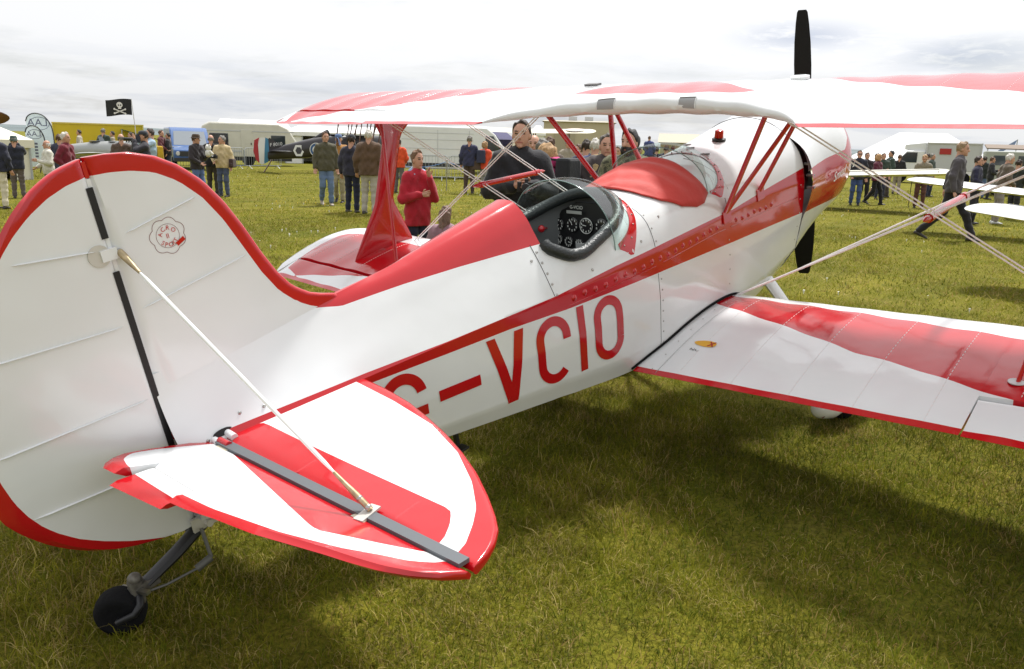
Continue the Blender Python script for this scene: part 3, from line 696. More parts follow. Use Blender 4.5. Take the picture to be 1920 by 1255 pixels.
for sgn in (-1, 1):
    vv = sorted(set(list(np.linspace(.07, 1.20, 40))+list(1.2+.101*np.sin(np.linspace(0, PI/2, 12)))))
    def spaint(s, u, vs):
        P = np.stack([np.abs(s), u], 1); return np.maximum(-sdpoly(P, SBI), sdpoly(P, SRF))
    st = foil('stabilizer', [(sgn*v, so_u(v), HU+.006, 0, 1) for v in vv], lambda s, u, y: (u, s, WS+y-.016), spaint, BP, PAINT_F, 26, None, None, plate(.016))
    ca, sa = math.cos(DEL), math.sin(DEL)
    def emap(s, u, y):
        d = HU-u; k = d/ca if d > 0 else d    # outline table is in plan view
        return (HU-d-y*sa*0, s, WS-.016+d*math.tan(DEL)+y) if d > 0 else (u, s, WS-.016+y)
    def epaint(s, u, vs):
        P = np.stack([np.abs(s), u], 1); return np.maximum(-sdpoly(P, EBI), sdpoly(P, ERF))
    TV0, TV1, TH = .222, .505, -.055       # trim tab: span and hinge
    rows = []
    for v in sorted(set(list(np.linspace(.071, .165, 20))+[TV0-.001, TV0+.001, TV1-.001, TV1+.001]+list(np.linspace(.17, 1.25, 46))+list(1.25+.055*np.sin(np.linspace(0, PI/2, 8))))):
        bk = eo_u(v)
        if v < .16:   # inner edge flares out towards the trailing edge
            bk = max(bk, float(np.interp(v, [.07, .076, .088, .115, .16], [.15, -.03, -.10, -.15, -.174])))
        if TV0 < v < TV1: bk = TH
        rows.append((sgn*v, HU-.006, bk, 0, 1))
    el = foil('elevator', rows, emap, epaint, BP, PAINT_F, 22, None, None, plate(.0145))
    # trim tab, drooped
    def tmap(s, u, y):
        d = TH-.002-u; b = emap(s, TH-.002, 0); return (b[0]-d, s, b[2]+d*math.tan(DEL-.21)+y)
    foil('trim_tab', [(sgn*v, TH-.002, float(np.interp(v, [TV0, TV1], [-.195, -.165])), 0, 1) for v in np.linspace(TV0+.012 if sgn < 0 else TV0+.012, TV1-.012, 10)], tmap, lambda s, u, vs: -.118-u, el, PAINT_F, 10, None, None, plate(.007))
    MB().box((HU, sgn*.70, WS+.0065), (.036, 1.16, .012), 0, Matrix.Rotation(.12, 3, 'Y')).build('gap_seal', M_TAPE, st)
    MB().tube([(HU, sgn*.02, WS-.02), (HU, sgn*.12, WS-.02)], .016, 12).build('torque_tube', M_WHITE, st, 40)
    for t0, t1 in (((.235, .52, .0), (.345, .515, .0)), ((.235, .98, 0), (.34, .975, 0))):
        ridge((t0[0], sgn*t0[1], WS-.0008), (t1[0], sgn*t1[1], WS-.0008), M_RED if t0[1] > .6 else M_RED, st)
    # bracing wire fitting and wires
    MB().box((HU, sgn*.905, WS+.012), (.075, .035, .006), .15).build('wire_bracket', mat('pale_metal', (.6, .58, .54), .4, .3), st)
    MB().lathe([(.030, 0), (.030, .004)], 18, frame((HU-.035, sgn*.90, WS+.006), (0, 0, 1))).build('bracket_plate', mat('cream_metal', (.62, .56, .42), .4, .2), st)
    MB().lathe([(.030, 0), (.030, .004)], 18, frame((HU-.02, sgn*.17, WS+.004), (0, 0, 1))).build('bracket_plate', mat('cream_metal', (.62, .56, .42), .4, .2), st)
    for z0, z1 in (((.115, sgn*.020, .752), (HU+.01, sgn*.91, WS+.018)), ((.16, sgn*.06, -.20), (HU+.01, sgn*.91, WS-.04))):
        a, b = Vector(z0), Vector(z1); d = (b-a).normalized()
        wr = MB().tube([a+d*.10, a+d*.14, b-d*.19, b-d*.14], [.003, .0062, .0062, .003], 8).build('tail_brace_wire', M_WIRE, BP, 60)
        MB().tube([a+d*.0, a+d*.02, a+d*.06, a+d*.10], [.011, .012, .009, .005], 8).build('clevis', M_BRASS, wr, 50); MB().tube([b-d*.15, b-d*.10, b-d*.06, b-d*.0], [.005, .007, .010, .009], 8).build('clevis', M_BRASS, wr, 50)
        for q_ in (a, b-d*.045, b-d*.01): MB().sph(q_, .0105).build('clevis_pin', M_STEEL, wr, 60)
# root fasteners, and a black disc that paints the shade inside the tube slot
pl = MB()
for u, w in ((.315, .115), (.40, .105), (.18, .075)): pl.sph((u, -(fv(u, w)+.001), w), (.007, .004, .007), 8, 6)
pl.build('tail_screws', M_STEEL, FUS, 60)['kind'] = 'stuff'
MB().lathe([(.03, 0), (.03, .003)], 20, frame((.235, -(fv(.235, .085)+.002), .082), (0, -1, .25)) @ Matrix.Diagonal((1.2, .40, 1, 1))).build('torque_tube_hole_shade', GAP, FUS)
MB().tube([(.25, -.09, .072), (.25, -.135, .066)], .014, 12).tube([(.20, -.09, .07), (.20, -.12, .064)], .013, 12).build('hinge_bush', M_WHITE, FUS, 40)
MB().tube([(HU, -.12, WS+.01), (HU, -.18, WS+.01)], .013, 10).build('hinge_sleeve', M_RED, FUS, 40)

# ---- tailwheel
TW = empty('tailwheel'); TW.parent = BP
MB().tube([(.30, 0, -.235), (.12, 0, -.245), (.0, 0, -.300), (-.125, 0, -.345)], [.016, .019, .019, .017], 8, True, 1.6).build('leaf_spring', M_BLACK, TW, 40)
MB().box((.115, -.03, -.225), (.10, .012, .05)).box((.115, .03, -.225), (.10, .012, .05)).tube([(.12, -.05, -.235), (.12, .05, -.235)], .014, 8).build('spring_clamp', mat('cream_metal2', (.60, .58, .52), .45, .1), TW, 40)
hd = MB().tube([(-.155, 0, -.315), (-.165, 0, -.40)], [.026, .022], 10).box((-.12, 0, -.345), (.07, .045, .03)).sph((-.155, 0, -.31), .024).build('swivel_head', mat('worn_grey_metal', (.16, .15, .13), .55, .5, noise=(40, .4)), TW, 40)
STA = math.radians(-38)   # swivelled wheel
def swv(p): x, y = p[0], p[1]; return (-.165+x*math.cos(STA)-y*math.sin(STA), x*math.sin(STA)+y*math.cos(STA), p[2])
tilt = Matrix.Rotation(0, 3, 'Y')
wc = (-.085, 0, -.418); wc = (-.095, .0, WT+.076-math.sin(THETA)*(-.0))
wz = WT+.074
MB().tube([swv((.012, -.012, -.365)), swv((.020, -.046, -.378)), swv((.0, -.064, -.398)), swv((-.062, -.062, wz-.006))], [.013, .013, .012, .011], 8).tube([swv((-.062, -.06, wz-.01)), swv((-.062, .05, wz-.01))], .008, 8).build('wheel_fork', M_BLACK, TW, 50)
ax = Vector((-math.sin(STA), math.cos(STA), 0))
c0 = Vector(swv((-.062, -.006, 0))); c0.z = WT+.078+math.tan(THETA)*(UT-c0.x)*0
c0.z = WT-math.tan(THETA)*(c0.x-UT)+.080
ty = MB().lathe([(.035, -.032), (.056, -.042), (.072, -.038), (.081, -.022), (.083, 0), (.081, .022), (.072, .038), (.056, .042), (.035, .032)], 30, frame(c0, ax)).build('tyre', M_RUB, TW, 50)
MB().lathe([(.008, -.030), (.036, -.028), (.036, .028), (.008, .030)], 18, frame(c0, ax)).build('hub', M_BLACK, TW, 30)
for sgn in (-1, 1):
    MB().tube([(.085, sgn*.05, -.235), (.075, sgn*.085, -.335)], .007, 8).tube([(.075, sgn*.085, -.335), (.02, sgn*.075, -.352)], .014, 10).tube([(.02, sgn*.075, -.352), (-.08, sgn*.055, -.358), (-.15, sgn*.04, -.35)], .0045, 6).build('steering_spring', mat('spring_dark', (.05, .05, .05), .5, .4) if sgn > 0 else mat('spring_grey', (.13, .13, .12), .5, .4), TW, 50)
MB().box((-.165, -.005, -.345), (.018, .12, .012), .35).build('steering_horn', M_STEEL, TW)

# ---- struts
def flat_strut(name, a, b, ch, th, m, parent=BP, ax=(1, 0, 0)):
    a, b = Vector(a), Vector(b); t = (b-a).normalized(); X = Vector(ax); X = (X-t*X.dot(t)).normalized(); Y = t.cross(X)
    rings = [[p+X*math.cos(2*PI*k/16)*ch/2+Y*math.sin(2*PI*k/16)*th/2 for k in range(16)] for p in (a, a.lerp(b, .5), b)]
    vs, fs = loft(rings, True, True, True); return pyd(name, vs, fs, m, parent, True, 50)
def under_u(v, c): return mapU(v, TEU+c*CU, float(airfoil(np.array(1-c), False))*CU)
def over_l(v, c): return mapL(v, TEL+c*CL, float(airfoil(np.array(1-c), True))*CL)
def under_up(p, d): return (p[0], p[1], p[2]+d)
for s in (-1, 1):
    rf = (3.218, s*.360, .050); ff = (3.619, s*.364, .076); rt = under_up(under_u(s*.70, .30), .02); ft = under_up(under_u(s*.665, .85), .03)
    for a, b in ((rf, rt), (rf, ft), (ff, ft)): flat_strut('cabane_strut', a, b, .042, .024, M_RED)
    for p in (rf, ff):
        MB().box((p[0], s*(fv(p[0], p[2])+.004), p[2]-.01), (.09, .008, .07), 0, Matrix.Rotation(.1*s, 3, 'X')).build('strut_foot_plate', M_RED, FUS, None, .003)
    # interplane I-strut: waisted plate with flared feet
    sv = 2.40; bl = over_l(s*sv, .55); tu = under_u(s*2.42, .55); lo = Vector((2.62, s*sv, bl[2]-.03)); n = 40; rings = []
    prof = [(0, .33, .87), (.03, .335, .86), (.33, .452, .645), (.37, .462, .63), (.78, .466, .63), (.82, .455, .64), (.98, .34, .79), (1.0, .335, .80)]
    for t in np.linspace(0, 1, 41):
        c0 = np.interp(t, [p[0] for p in prof], [p[1] for p in prof]); c1 = np.interp(t, [p[0] for p in prof], [p[2] for p in prof])
        A0 = Vector(over_l(s*sv, c0)); B0 = Vector(under_u(s*2.42, c0)); A1 = Vector(over_l(s*sv, c1)); B1 = Vector(under_u(s*2.42, c1))
        lift = lambda A, B: A.lerp(B, t)+Vector((0, 0, -.02*(1-t)+.02*t))
        p0, p1 = lift(A0, B0), lift(A1, B1); thk = .011+.012*math.sin(PI*t)**.4
        rings.append([(p0.lerp(p1, .5+.5*math.cos(2*PI*k/20)))+Vector((0, math.sin(2*PI*k/20)*thk*(1 if .2 < t < .85 else 1), 0)) for k in range(20)])
    vs, fs = loft(rings, True, True, True); ist = pyd('interplane_strut', vs, fs, M_RED, BP, True, 60)
    # aileron slave strut
    a = Vector(over_l(s*1.955, .365)); b = Vector(mapU(s*2.13, TEU+.20*CU, -.02))
    flat_strut('aileron_pushrod', a-Vector((0, 0, .02)), b+Vector((0, 0, .02)), .030, .018, M_RED)
    # wires, each pair 18 mm apart
    def wire(p, q, nm, dx=.009):
        for k in (-1, 1):
            o = Vector((dx*k, 0, 0)); MB().tube([Vector(p)+o, Vector(q)+o], .0040, 8, True, .8).build(nm, M_WIRE, BP, 60)
    rs = under_u(s*2.3, .30); fs_ = under_u(s*2.3, .85)
    wire(under_up(under_u(s*.75, .30), .02), under_up(over_l(s*2.33, .83), -.02), 'landing_wire', .021)
    wire((3.30, s*.355, -.47), under_up(rs, .02), 'flying_wire', .015); wire((3.85, s*.34, -.56), under_up(fs_, .02), 'flying_wire', .015)
    # javelin spacer where the wires cross
    A, B = Vector((3.30, s*.355, -.47)), Vector(rs); C, D = Vector((3.85, s*.34, -.56)), Vector(fs_)
    p = A.lerp(B, .56); q_ = C.lerp(D, .56); d = (q_-p).normalized(); e0, e1 = p-d*.09, q_+d*.09
    jv = MB().tube([e0, e0+d*.03, e0+d*.08, e1-d*.08, e1-d*.03, e1], [.004, .014, .019, .019, .014, .004], 12).build('javelin_spacer', M_RED, BP, 60)
    for x in (p, q_): MB().tube([x-d*.022, x+d*.022], .0225, 12).build('clamp_band', M_RED, jv, 40)
# pitot-like trailing things under the belly
MB().box((1.20, -.12, -.50), (.14, .05, .012)).box((1.24, -.10, -.44), (.02, .02, .11)).build('boarding_step', M_BLACK, BP, None, .003)
MB().tube([(1.13, -.14, -.40), (1.05, -.16, -.42)], .012, 8).build('step_stub', M_GREYM, BP, 40)

# ---- main landing gear
for s in (-1, 1):
    gz = lambda u: WT-math.tan(THETA)*(u-UT)
    c = Vector((3.86, s*.82, gz(3.86)+.205))
    MB().tube([(3.95, s*.25, -.58), c+Vector((.02, -s*.05, .04))], [.03, .022], 10, True, 2.0, (0, 1, 0)).tube([(3.45, s*.25, -.56), c+Vector((-.02, -s*.05, .03))], [.022, .018], 10).build('gear_leg', M_WHITE, BP, 50)
    MB().lathe([(.06, -.06), (.15, -.075), (.19, -.05), (.20, 0), (.19, .05), (.15, .075), (.06, .06)], 30, frame(c, (0, 1, 0))).build('main_wheel_tyre', M_RUB, BP, 50)
    rings = []
    for x, r, dz in ((-.44, .012, .02), (-.40, .05, .02), (-.30, .09, .015), (-.15, .125, .03), (0, .14, .05), (.14, .135, .05), (.26, .10, .03), (.33, .05, .01), (.35, .012, 0)):
        rings.append([(c.x+x, c.y+math.cos(a)*min(r, .105), c.z-.02-x*.05+dz+math.sin(a)*r*(1.25 if math.sin(a) > 0 else 1.0)) for a in np.linspace(0, 2*PI, 25)[:-1]])
    vs, fs = loft(rings, True, True, True); wp = pyd('wheel_pant', vs, fs, M_WHITE, BP, True, 60)
    MB().tube([(c.x-.42, c.y-.03, c.z-.01), (c.x-.25, c.y-.102, c.z+.02), (c.x, c.y-.108, c.z+.03)], .003, 5).build('pant_stripe', mat('pant_line', (.12, .02, .02), .5), wp)

# ---- cockpit
CI = mat('cockpit_grey', (.16, .165, .165), .6)
rings = []
for w, k in ((.30, 1.0), (.1, 1.02), (-.15, 1.0), (-.40, .95)):
    rings.append([(2.14+.42*k*math.copysign(abs(math.cos(a))**.7, math.cos(a)), .295*k*math.copysign(abs(math.sin(a))**.7, math.sin(a))*(.88 if w < .2 else .98), min(w, .235+.0*math.cos(a))) for a in np.linspace(0, 2*PI, 49)[:-1]])
rings[0] = [(x, y, fw(min(max(x, 1.84), 4), y)-.012) for x, y, z in rings[0]]
vs, fs = loft(rings, True, False, True); pyd('cockpit_tub', vs, fs, CI, BP, True, 40)
vs = [(1.846, v*.985, w) for v, w in HS(FUS_AFT, 1.82)[:ND]]+[(1.846, -v*.985, w) for v, w in HS(FUS_AFT, 1.82)[ND-1::-1]]
pyd('turtledeck_bulkhead', vs, [tuple(range(len(vs)))], CI, BP)
def oval(a, k=1.0):
    return 2.14+.37*k*math.copysign(abs(math.cos(a))**.83, math.cos(a)), .285*k*math.copysign(abs(math.sin(a))**.83, math.sin(a))
pts = []
for a in np.linspace(-PI*.785, PI*.785, 70):
    x, y = oval(a); x = max(x, 1.86); pts.append((x, y, fw(min(x, 4.1), y)+.012))
co = MB().tube(pts, .030, 12, True, 1.0, (0, 0, 1)).build('cockpit_coaming', M_LEATHER, BP, 60)
IP = MB().prism([(-.27, -.30), (.27, -.30), (.27, .10), (.20, .20), (.1, .25), (-.1, .25), (-.20, .20), (-.27, .10)], .012, frame((2.47, 0, .03), (-1, 0, .12), (0, -1, 0))).build('instrument_panel', mat('panel_black', (.010, .010, .011), .5), BP)
GF = mat('gauge_face', (.014, .014, .015), .25, coat=.4); GW = mat('gauge_white', (.7, .7, .66), .5)
def gauge(v, w, r, kind=0):
    u = 2.4565+.12*(w-.03); F = frame((u, v, w), (-1, 0, .12), (0, -1, 0))
    g = MB().lathe([(r, 0), (r, .006), (r*.9, .008)], 22, F).build('gauge', GF, IP, 30)
    m = MB()
    for k in range(10):
        a = 2*PI*k/10+.3; c = F @ Vector((math.cos(a)*r*.70, math.sin(a)*r*.70, .0088)); m.box(c, (.0016, .006, .010))
    p = F @ Vector((0, 0, .0095)); q = F @ Vector((r*.55*math.cos(2+kind), r*.55*math.sin(2+kind), .0095)); m.tube([p, q], .0022, 4)
    if kind == 1: m.tube([F @ Vector((math.cos(a)*r*.92, math.sin(a)*r*.92, .009)) for a in np.linspace(0, 2*PI, 24)], .0022, 4, False)
    m.build('gauge_marks', GW, g)
for v, w, r, k in ((.123, .160, .042, 0), (.030, .162, .044, 1), (.215, .155, .034, 2), (.218, .075, .028, 3), (.15, .068, .030, 4), (-.068, .165, .044, 5), (.08, .065, .026, 6), (-.15, .15, .035, 2), (-.16, .06, .03, 1)): gauge(v, w, r, k)
MB().box((2.462, .10, .232), (.003, .10, .016)).build('placard', mat('placard_grey', (.45, .45, .43), .5), IP)
MB().box((2.452, .06, .045), (.01, .075, .05)).build('placard', mat('placard_card', (.55, .56, .55), .5), IP)
script('G-VCIO', .025, (2.464, .125, .252), (0, -1, 0), (.1, 0, 1), GW, IP, 'panel_lettering', .004)
kb = MB().sph((2.32, .215, .172), .020).tube([(2.32, .215, .172), (2.40, .25, .15)], .008, 8).build('throttle_knob', M_RED, BP, 50)
MB().tube([(2.10, 0, -.38), (2.14, 0, -.05), (2.10, 0, .06)], [.012, .012, .018], 8).build('control_stick', M_BLACK, BP, 50)
MB().box((1.95, 0, -.25), (.10, .42, .12)).box((1.90, 0, .0), (.05, .40, .46)).build('seat', M_LEATHER, BP, None, .02)

# ---- windscreens
def glass_mat():
    m = bpy.data.materials.new('perspex'); m.use_nodes = True; n = m.node_tree.nodes; L = m.node_tree.links; n.clear()
    o = n.new('ShaderNodeOutputMaterial'); t = n.new('ShaderNodeBsdfTransparent'); t.inputs[0].default_value = (.82, .91, .885, 1)
    g = n.new('ShaderNodeBsdfGlossy'); g.inputs['Roughness'].default_value = .02; g.inputs[0].default_value = (1, 1, 1, 1)
    f0 = n.new('ShaderNodeFresnel'); f0.inputs[0].default_value = 1.35; f = n.new('ShaderNodeMath'); f.operation = 'MINIMUM'; f.inputs[1].default_value = .17; L.new(f0.outputs[0], f.inputs[0]); mx = n.new('ShaderNodeMixShader'); L.new(f.outputs[0], mx.inputs[0]); L.new(t.outputs[0], mx.inputs[1]); L.new(g.outputs[0], mx.inputs[2]); L.new(mx.outputs[0], o.inputs[0])
    return m
GLASS = glass_mat(); EDGE = mat('perspex_edge', (.16, .24, .23), .15, coat=.5)
def windscreen(du, ua, hb, top, wid, lab):
    """ua: u of the aft rim; front of the base at ua + .30"""
    rings = []; base = []; rim = []
    for a in np.linspace(.0, PI, 49):
        c, s = math.cos(a), math.sin(a)
        bv = -wid*c; bu = ua+.03+.28*max(s, 0)**.75; bw = fw(bu, bv)
        rv = -wid*1.0*c*(1-.05*s); ru = ua-.01*s; base_w = fw(ua, min(wid, .34)); rw = base_w+(top-base_w)*max(s, 0)**.78
        A = Vector((bu, bv, bw-.002)); C = Vector((ru, rv, rw)); ctl = A.lerp(C, .5)+Vector((.055*s, -.03*c, .075*s))
        rings.append([A*(1-t)**2+ctl*2*t*(1-t)+C*t*t for t in np.linspace(0, 1, 10)]); base.append(A); rim.append(C)
    vs, fs = loft(rings, False); g = pyd('windscreen', vs, fs, GLASS, BP, True); g['label'] = lab
    MB().tube(rim, .0028, 6).build('windscreen_rim', EDGE, g, 60)
    # red base strip with rivets
    st = []
    for i, A in enumerate(base):
        t = (base[min(i+1, 48)]-base[max(i-1, 0)]).normalized(); o = t.cross(Vector((0, 0, 1))).normalized()
        o = o if o.dot(Vector((1, A.y*2, 0))) > 0 else -o
        k = .030*min(1, min(i, 48-i)/3+.15); p = A+o*k; p2 = A-o*.004
        st.append([Vector((p2.x, p2.y, fw(p2.x, p2.y)+.004)), Vector((A.x+o.x*k*.5, A.y+o.y*k*.5, fw(A.x+o.x*k*.5, A.y+o.y*k*.5)+.0065)), Vector((p.x, p.y, fw(p.x, p.y)+.0015))])
    vs, fs = loft(st, False); bs = pyd('base_strip', vs, fs, M_RED, g, True)
    rv = MB()
    for i in range(1, 48, 3): p = st[i][1]; rv.sph(p+Vector((0, 0, .001)), .0045, 7, 5)
    rv.build('rivets', M_STEEL, g, 60)['kind'] = 'stuff'
windscreen(0, 2.225, .2, .468, .322, 'clear windscreen of the rear cockpit'); windscreen(0, 3.10, .2, .447, .325, 'clear windscreen of the front cockpit')
# red canvas cover over the front cockpit
CV = mat('red_canvas', (.52, .030, .020), .72, noise=(6, .10), bump=(14, .25), sheen=.2)
nu, nv = 40, 40; vs = []
def cov_v(t):  # half width along the cover, t from the aft tip to the front
    return float(np.interp(t, [0, .03, .10, .22, .45, .7, .85, 1.0], [.02, .11, .20, .27, .325, .342, .342, .325]))
for i in range(nu+1):
    t = i/nu; u = 2.615+t*.485; wv = cov_v(t)
    for j in range(nv+1):
        s = -1+2*j/nv; v = s*wv; e = 1-abs(s)**4
        w = fw(u, v)+.007+(.048*math.sin(min(1, t*1.25)*PI*.5)**1.2+.012*math.sin(7*u+9*abs(v))*t)*max(0, 1-abs(s)**2.2)+.004*math.sin(23*t+6*s)*e+.006*math.exp(-((v-.25*t+.05)/.03)**2)*e
        vs.append((u+.018*(1-s*s)*(1 if t > .9 else 0)*0, v, w))
fs = [(i*(nv+1)+j, i*(nv+1)+j+1, (i+1)*(nv+1)+j+1, (i+1)*(nv+1)+j) for i in range(nu) for j in range(nv)]
cov = pyd('cockpit_cover', vs, fs, CV, BP, True); so_ = cov.modifiers.new('solid', 'SOLIDIFY'); so_.thickness = .006; so_.offset = -1
pp = MB()
for i in (6, 13, 20, 29, 36): x = vs[i*(nv+1)+1]; pp.lathe([(.006, 0), (.005, .004)], 8, frame((x[0], x[1], x[2]), (0, -.7, .7)))
pp.build('press_studs', M_STEEL, cov, 40)['kind'] = 'stuff'
# fuel filler cap and small fittings on the front deck
fc = MB().lathe([(.040, -.01), (.042, .012), (.028, .016)], 18, frame((3.72, -.06, fw(3.72, .06)), (.05, -.1, 1))).build('filler_base', M_BLACK, BP, 40)
MB().lathe([(.028, 0), (.026, .045), (.012, .052)], 16, frame((3.72, -.06, fw(3.72, .06)+.014), (.05, -.1, 1))).build('filler_cap', M_RED, fc, 40)
for u, v in ((3.45, -.12), (3.52, .02), (3.62, .10)): MB().box((u, v, fw(u, v)+.004), (.012, .05, .010), .3).build('deck_latch', M_GREYM, FUS, None, .002)
MB().tube([(u, -abs(v), fw(u, v)+.0005) for u, v in zip(np.linspace(3.32, 3.30, 14), np.linspace(.05, .36, 14))], .0016, 5).build('panel_seam', mat('seam_grey', (.3, .3, .3), .5), FUS)
for o in BP.children:
    o.location = (-UT, 0, -WT)
# ------------------------------------------------------------------ ground and grass
def grass_ground():
    m = bpy.data.materials.new('field'); m.use_nodes = True; n = m.node_tree.nodes; L = m.node_tree.links; p = n['Principled BSDF']
    p.inputs['Roughness'].default_value = .95; p.inputs['Specular IOR Level'].default_value = .1
    tc = n.new('ShaderNodeTexCoord')
    def noise(s, d=6, r=.6, sc=(1, 1, 1)):
        mp = n.new('ShaderNodeMapping'); mp.inputs[3].default_value = sc; L.new(tc.outputs['Object'], mp.inputs[0])
        t = n.new('ShaderNodeTexNoise'); t.inputs['Scale'].default_value = s; t.inputs['Detail'].default_value = d; t.inputs['Roughness'].default_value = r; L.new(mp.outputs[0], t.inputs[0]); return t.outputs['Fac']
    def ramp(src, pts):
        r = n.new('ShaderNodeValToRGB'); L.new(src, r.inputs[0])
        while len(r.color_ramp.elements) < len(pts): r.color_ramp.elements.new(.5)
        for e, (a, c) in zip(r.color_ramp.elements, pts): e.position = a; e.color = (*c, 1)
        return r.outputs[0]
    def mix(f, a, b, mode='MIX'):
        k = n.new('ShaderNodeMix'); k.data_type = 'RGBA'; k.blend_type = mode
        if isinstance(f, float): k.inputs[0].default_value = f
        else: L.new(f, k.inputs[0])
        L.new(a, k.inputs[6]); L.new(b, k.inputs[7]); return k.outputs[2]
    big = ramp(noise(.16, 4, .55), [(.36, (.150, .155, .014)), (.52, (.190, .180, .020)), (.68, (.225, .205, .032))])
    mid = ramp(noise(1.4, 5, .6), [(.32, (.115, .130, .011)), (.50, (.190, .180, .018)), (.70, (.270, .225, .050))])
    fine = ramp(noise(38, 4, .7), [(.30, (.35, .35, .35)), (.55, (1, 1, 1)), (.75, (1.35, 1.30, 1.2))])
    streak = ramp(noise(.9, 3, .5, (.25, 1.6, 1)), [(.35, (.74, .76, .78)), (.65, (1.16, 1.12, 1.02))])
    c = mix(.55, big, mid); c = mix(1.0, c, fine, 'MULTIPLY'); c = mix(.8, c, streak, 'MULTIPLY')
    L.new(c, p.inputs['Base Color'])
    b = n.new('ShaderNodeBump'); b.inputs['Strength'].default_value = .7; b.inputs['Distance'].default_value = .04; L.new(noise(45, 5, .7), b.inputs['Height']); L.new(b.outputs[0], p.inputs['Normal'])
    return m
GR = grass_ground()
xs = [-4000, -400, -60, -20, 0, 20, 40, 60, 100, 400, 4000]; vs = [(x, y, 0) for x in xs for y in xs]; k = len(xs)
g = pyd('ground', vs, [(i*k+j, (i+1)*k+j, (i+1)*k+j+1, i*k+j+1) for i in range(k-1) for j in range(k-1)], GR); tag(g, None, None, None, 'structure')

def vnoise(x, y, s, seed):
    r = np.random.default_rng(seed); t = 0
    for i in range(7):
        a = r.uniform(0, 2*PI); f = s*r.uniform(.6, 1.7); t = t+np.sin((x*math.cos(a)+y*math.sin(a))*f+r.uniform(0, 6))
    return t/7*1.6
def blades(bands, seed):
    r = np.random.default_rng(seed); V = []; F3 = []; C = []; base = 0; loops = []; sizes = []
    for d0, d1, dens, hgt, wid, seg in bands:
        half = math.radians(40); area = half*(d1*d1-d0*d0); N = int(area*dens)
        d = np.sqrt(r.uniform(d0*d0, d1*d1, N)); a = YAW+r.uniform(-half, half, N); x = CAM[0]+d*np.cos(a); y = CAM[1]+d*np.sin(a)
        pt = vnoise(x, y, 3.0, 5); pt2 = vnoise(x, y, 11., 6); pt3 = vnoise(x, y, .7, 8)
        keep = r.uniform(0, 1, N) < np.clip(.80+.40*pt2+.2*pt, .3, 1); x, y, d, pt, pt2, pt3 = x[keep], y[keep], d[keep], pt[keep], pt2[keep], pt3[keep]; N = len(x)
        h = hgt*r.lognormal(-.12, .40, N)*(1+.30*pt); w = wid*r.uniform(.6, 1.3, N); th = r.uniform(0, 2*PI, N); ln = np.clip(r.normal(.95, .42, N), .05, 1.52)
        la = r.uniform(0, 2*PI, N)
        ex, ey = np.cos(th)*w/2, np.sin(th)*w/2; lx, ly = np.cos(la)*np.sin(ln), np.sin(la)*np.sin(ln); lz = np.cos(ln)
        mx, my, mz = x+lx*h*.42, y+ly*h*.42, np.maximum(lz*h*.62, .004); tx, ty, tz = x+lx*h*1.05, y+ly*h*1.05, np.maximum(lz*h*.85, .003)
        # colour per blade
        g = np.array([(.120, .150, .010), (.178, .186, .014), (.260, .236, .026), (.092, .120, .010), (.50, .40, .15), (.32, .22, .075)])
        t = np.clip(.5+.26*pt+.20*pt2+.18*pt3+r.normal(0, .36, N), 0, 1)[:, None]
        col = np.where(t < .5, g[3]+(g[1]-g[3])*t*2, g[1]+(g[2]-g[1])*(t*2-1)); dry = r.uniform(0, 1, N) < np.clip(.16+.17*pt2+.10*pt3, .03, .55)
        col = np.where(dry[:, None], g[4]*r.uniform(.5, 1.1, N)[:, None], col); brn = r.uniform(0, 1, N) < np.clip(.07+.07*vnoise(x, y, 6., 31), .01, .3); col = np.where(brn[:, None], g[5], col)
        cl = np.clip(1+.30*vnoise(x, y, 16., 41)+.22*vnoise(x, y, 4.5, 42)+.18*vnoise(x, y, 1.6, 43), .5, 1.55); col = col*cl[:, None]
        z = np.zeros(N)-.002
        if seg == 2:
            P = np.stack([np.stack([x-ex, y-ey, z], 1), np.stack([x+ex, y+ey, z], 1), np.stack([mx+ex*.8, my+ey*.8, mz], 1), np.stack([mx-ex*.8, my-ey*.8, mz], 1), np.stack([tx, ty, tz], 1)], 1)
            V.append(P.reshape(-1, 3)); C.append(np.repeat(col, 5, 0)); i = base+np.arange(N)*5
            loops.append(np.stack([i, i+1, i+2, i+3], 1).ravel()); sizes.append(np.full(N, 4)); loops.append(np.stack([i+3, i+2, i+4], 1).ravel()); sizes.append(np.full(N, 3)); base += N*5
        else:
            P = np.stack([np.stack([x-ex, y-ey, z], 1), np.stack([x+ex, y+ey, z], 1), np.stack([tx, ty, tz], 1)], 1)
            V.append(P.reshape(-1, 3)); C.append(np.repeat(col, 3, 0)); i = base+np.arange(N)*3
            loops.append(np.stack([i, i+1, i+2], 1).ravel()); sizes.append(np.full(N, 3)); base += N*3
    V = np.vstack(V); C = np.vstack(C); lp = np.concatenate(loops); sz = np.concatenate(sizes)
    me = bpy.data.meshes.new('grass'); me.vertices.add(len(V)); me.vertices.foreach_set('co', V.astype(np.float32).ravel())
    me.loops.add(len(lp)); me.loops.foreach_set('vertex_index', lp.astype(np.int32)); me.polygons.add(len(sz)); st = np.r_[0, np.cumsum(sz)[:-1]]
    me.polygons.foreach_set('loop_start', st.astype(np.int32)); me.update(calc_edges=True)
    ca = me.attributes.new('col', 'FLOAT_COLOR', 'POINT'); ca.data.foreach_set('color', np.hstack([C, np.ones((len(C), 1))]).astype(np.float32).ravel())
    m = bpy.data.materials.new('grass_blade'); m.use_nodes = True; n = m.node_tree.nodes; L = m.node_tree.links; n.clear()
    o = n.new('ShaderNodeOutputMaterial'); at = n.new('ShaderNodeAttribute'); at.attribute_name = 'col'
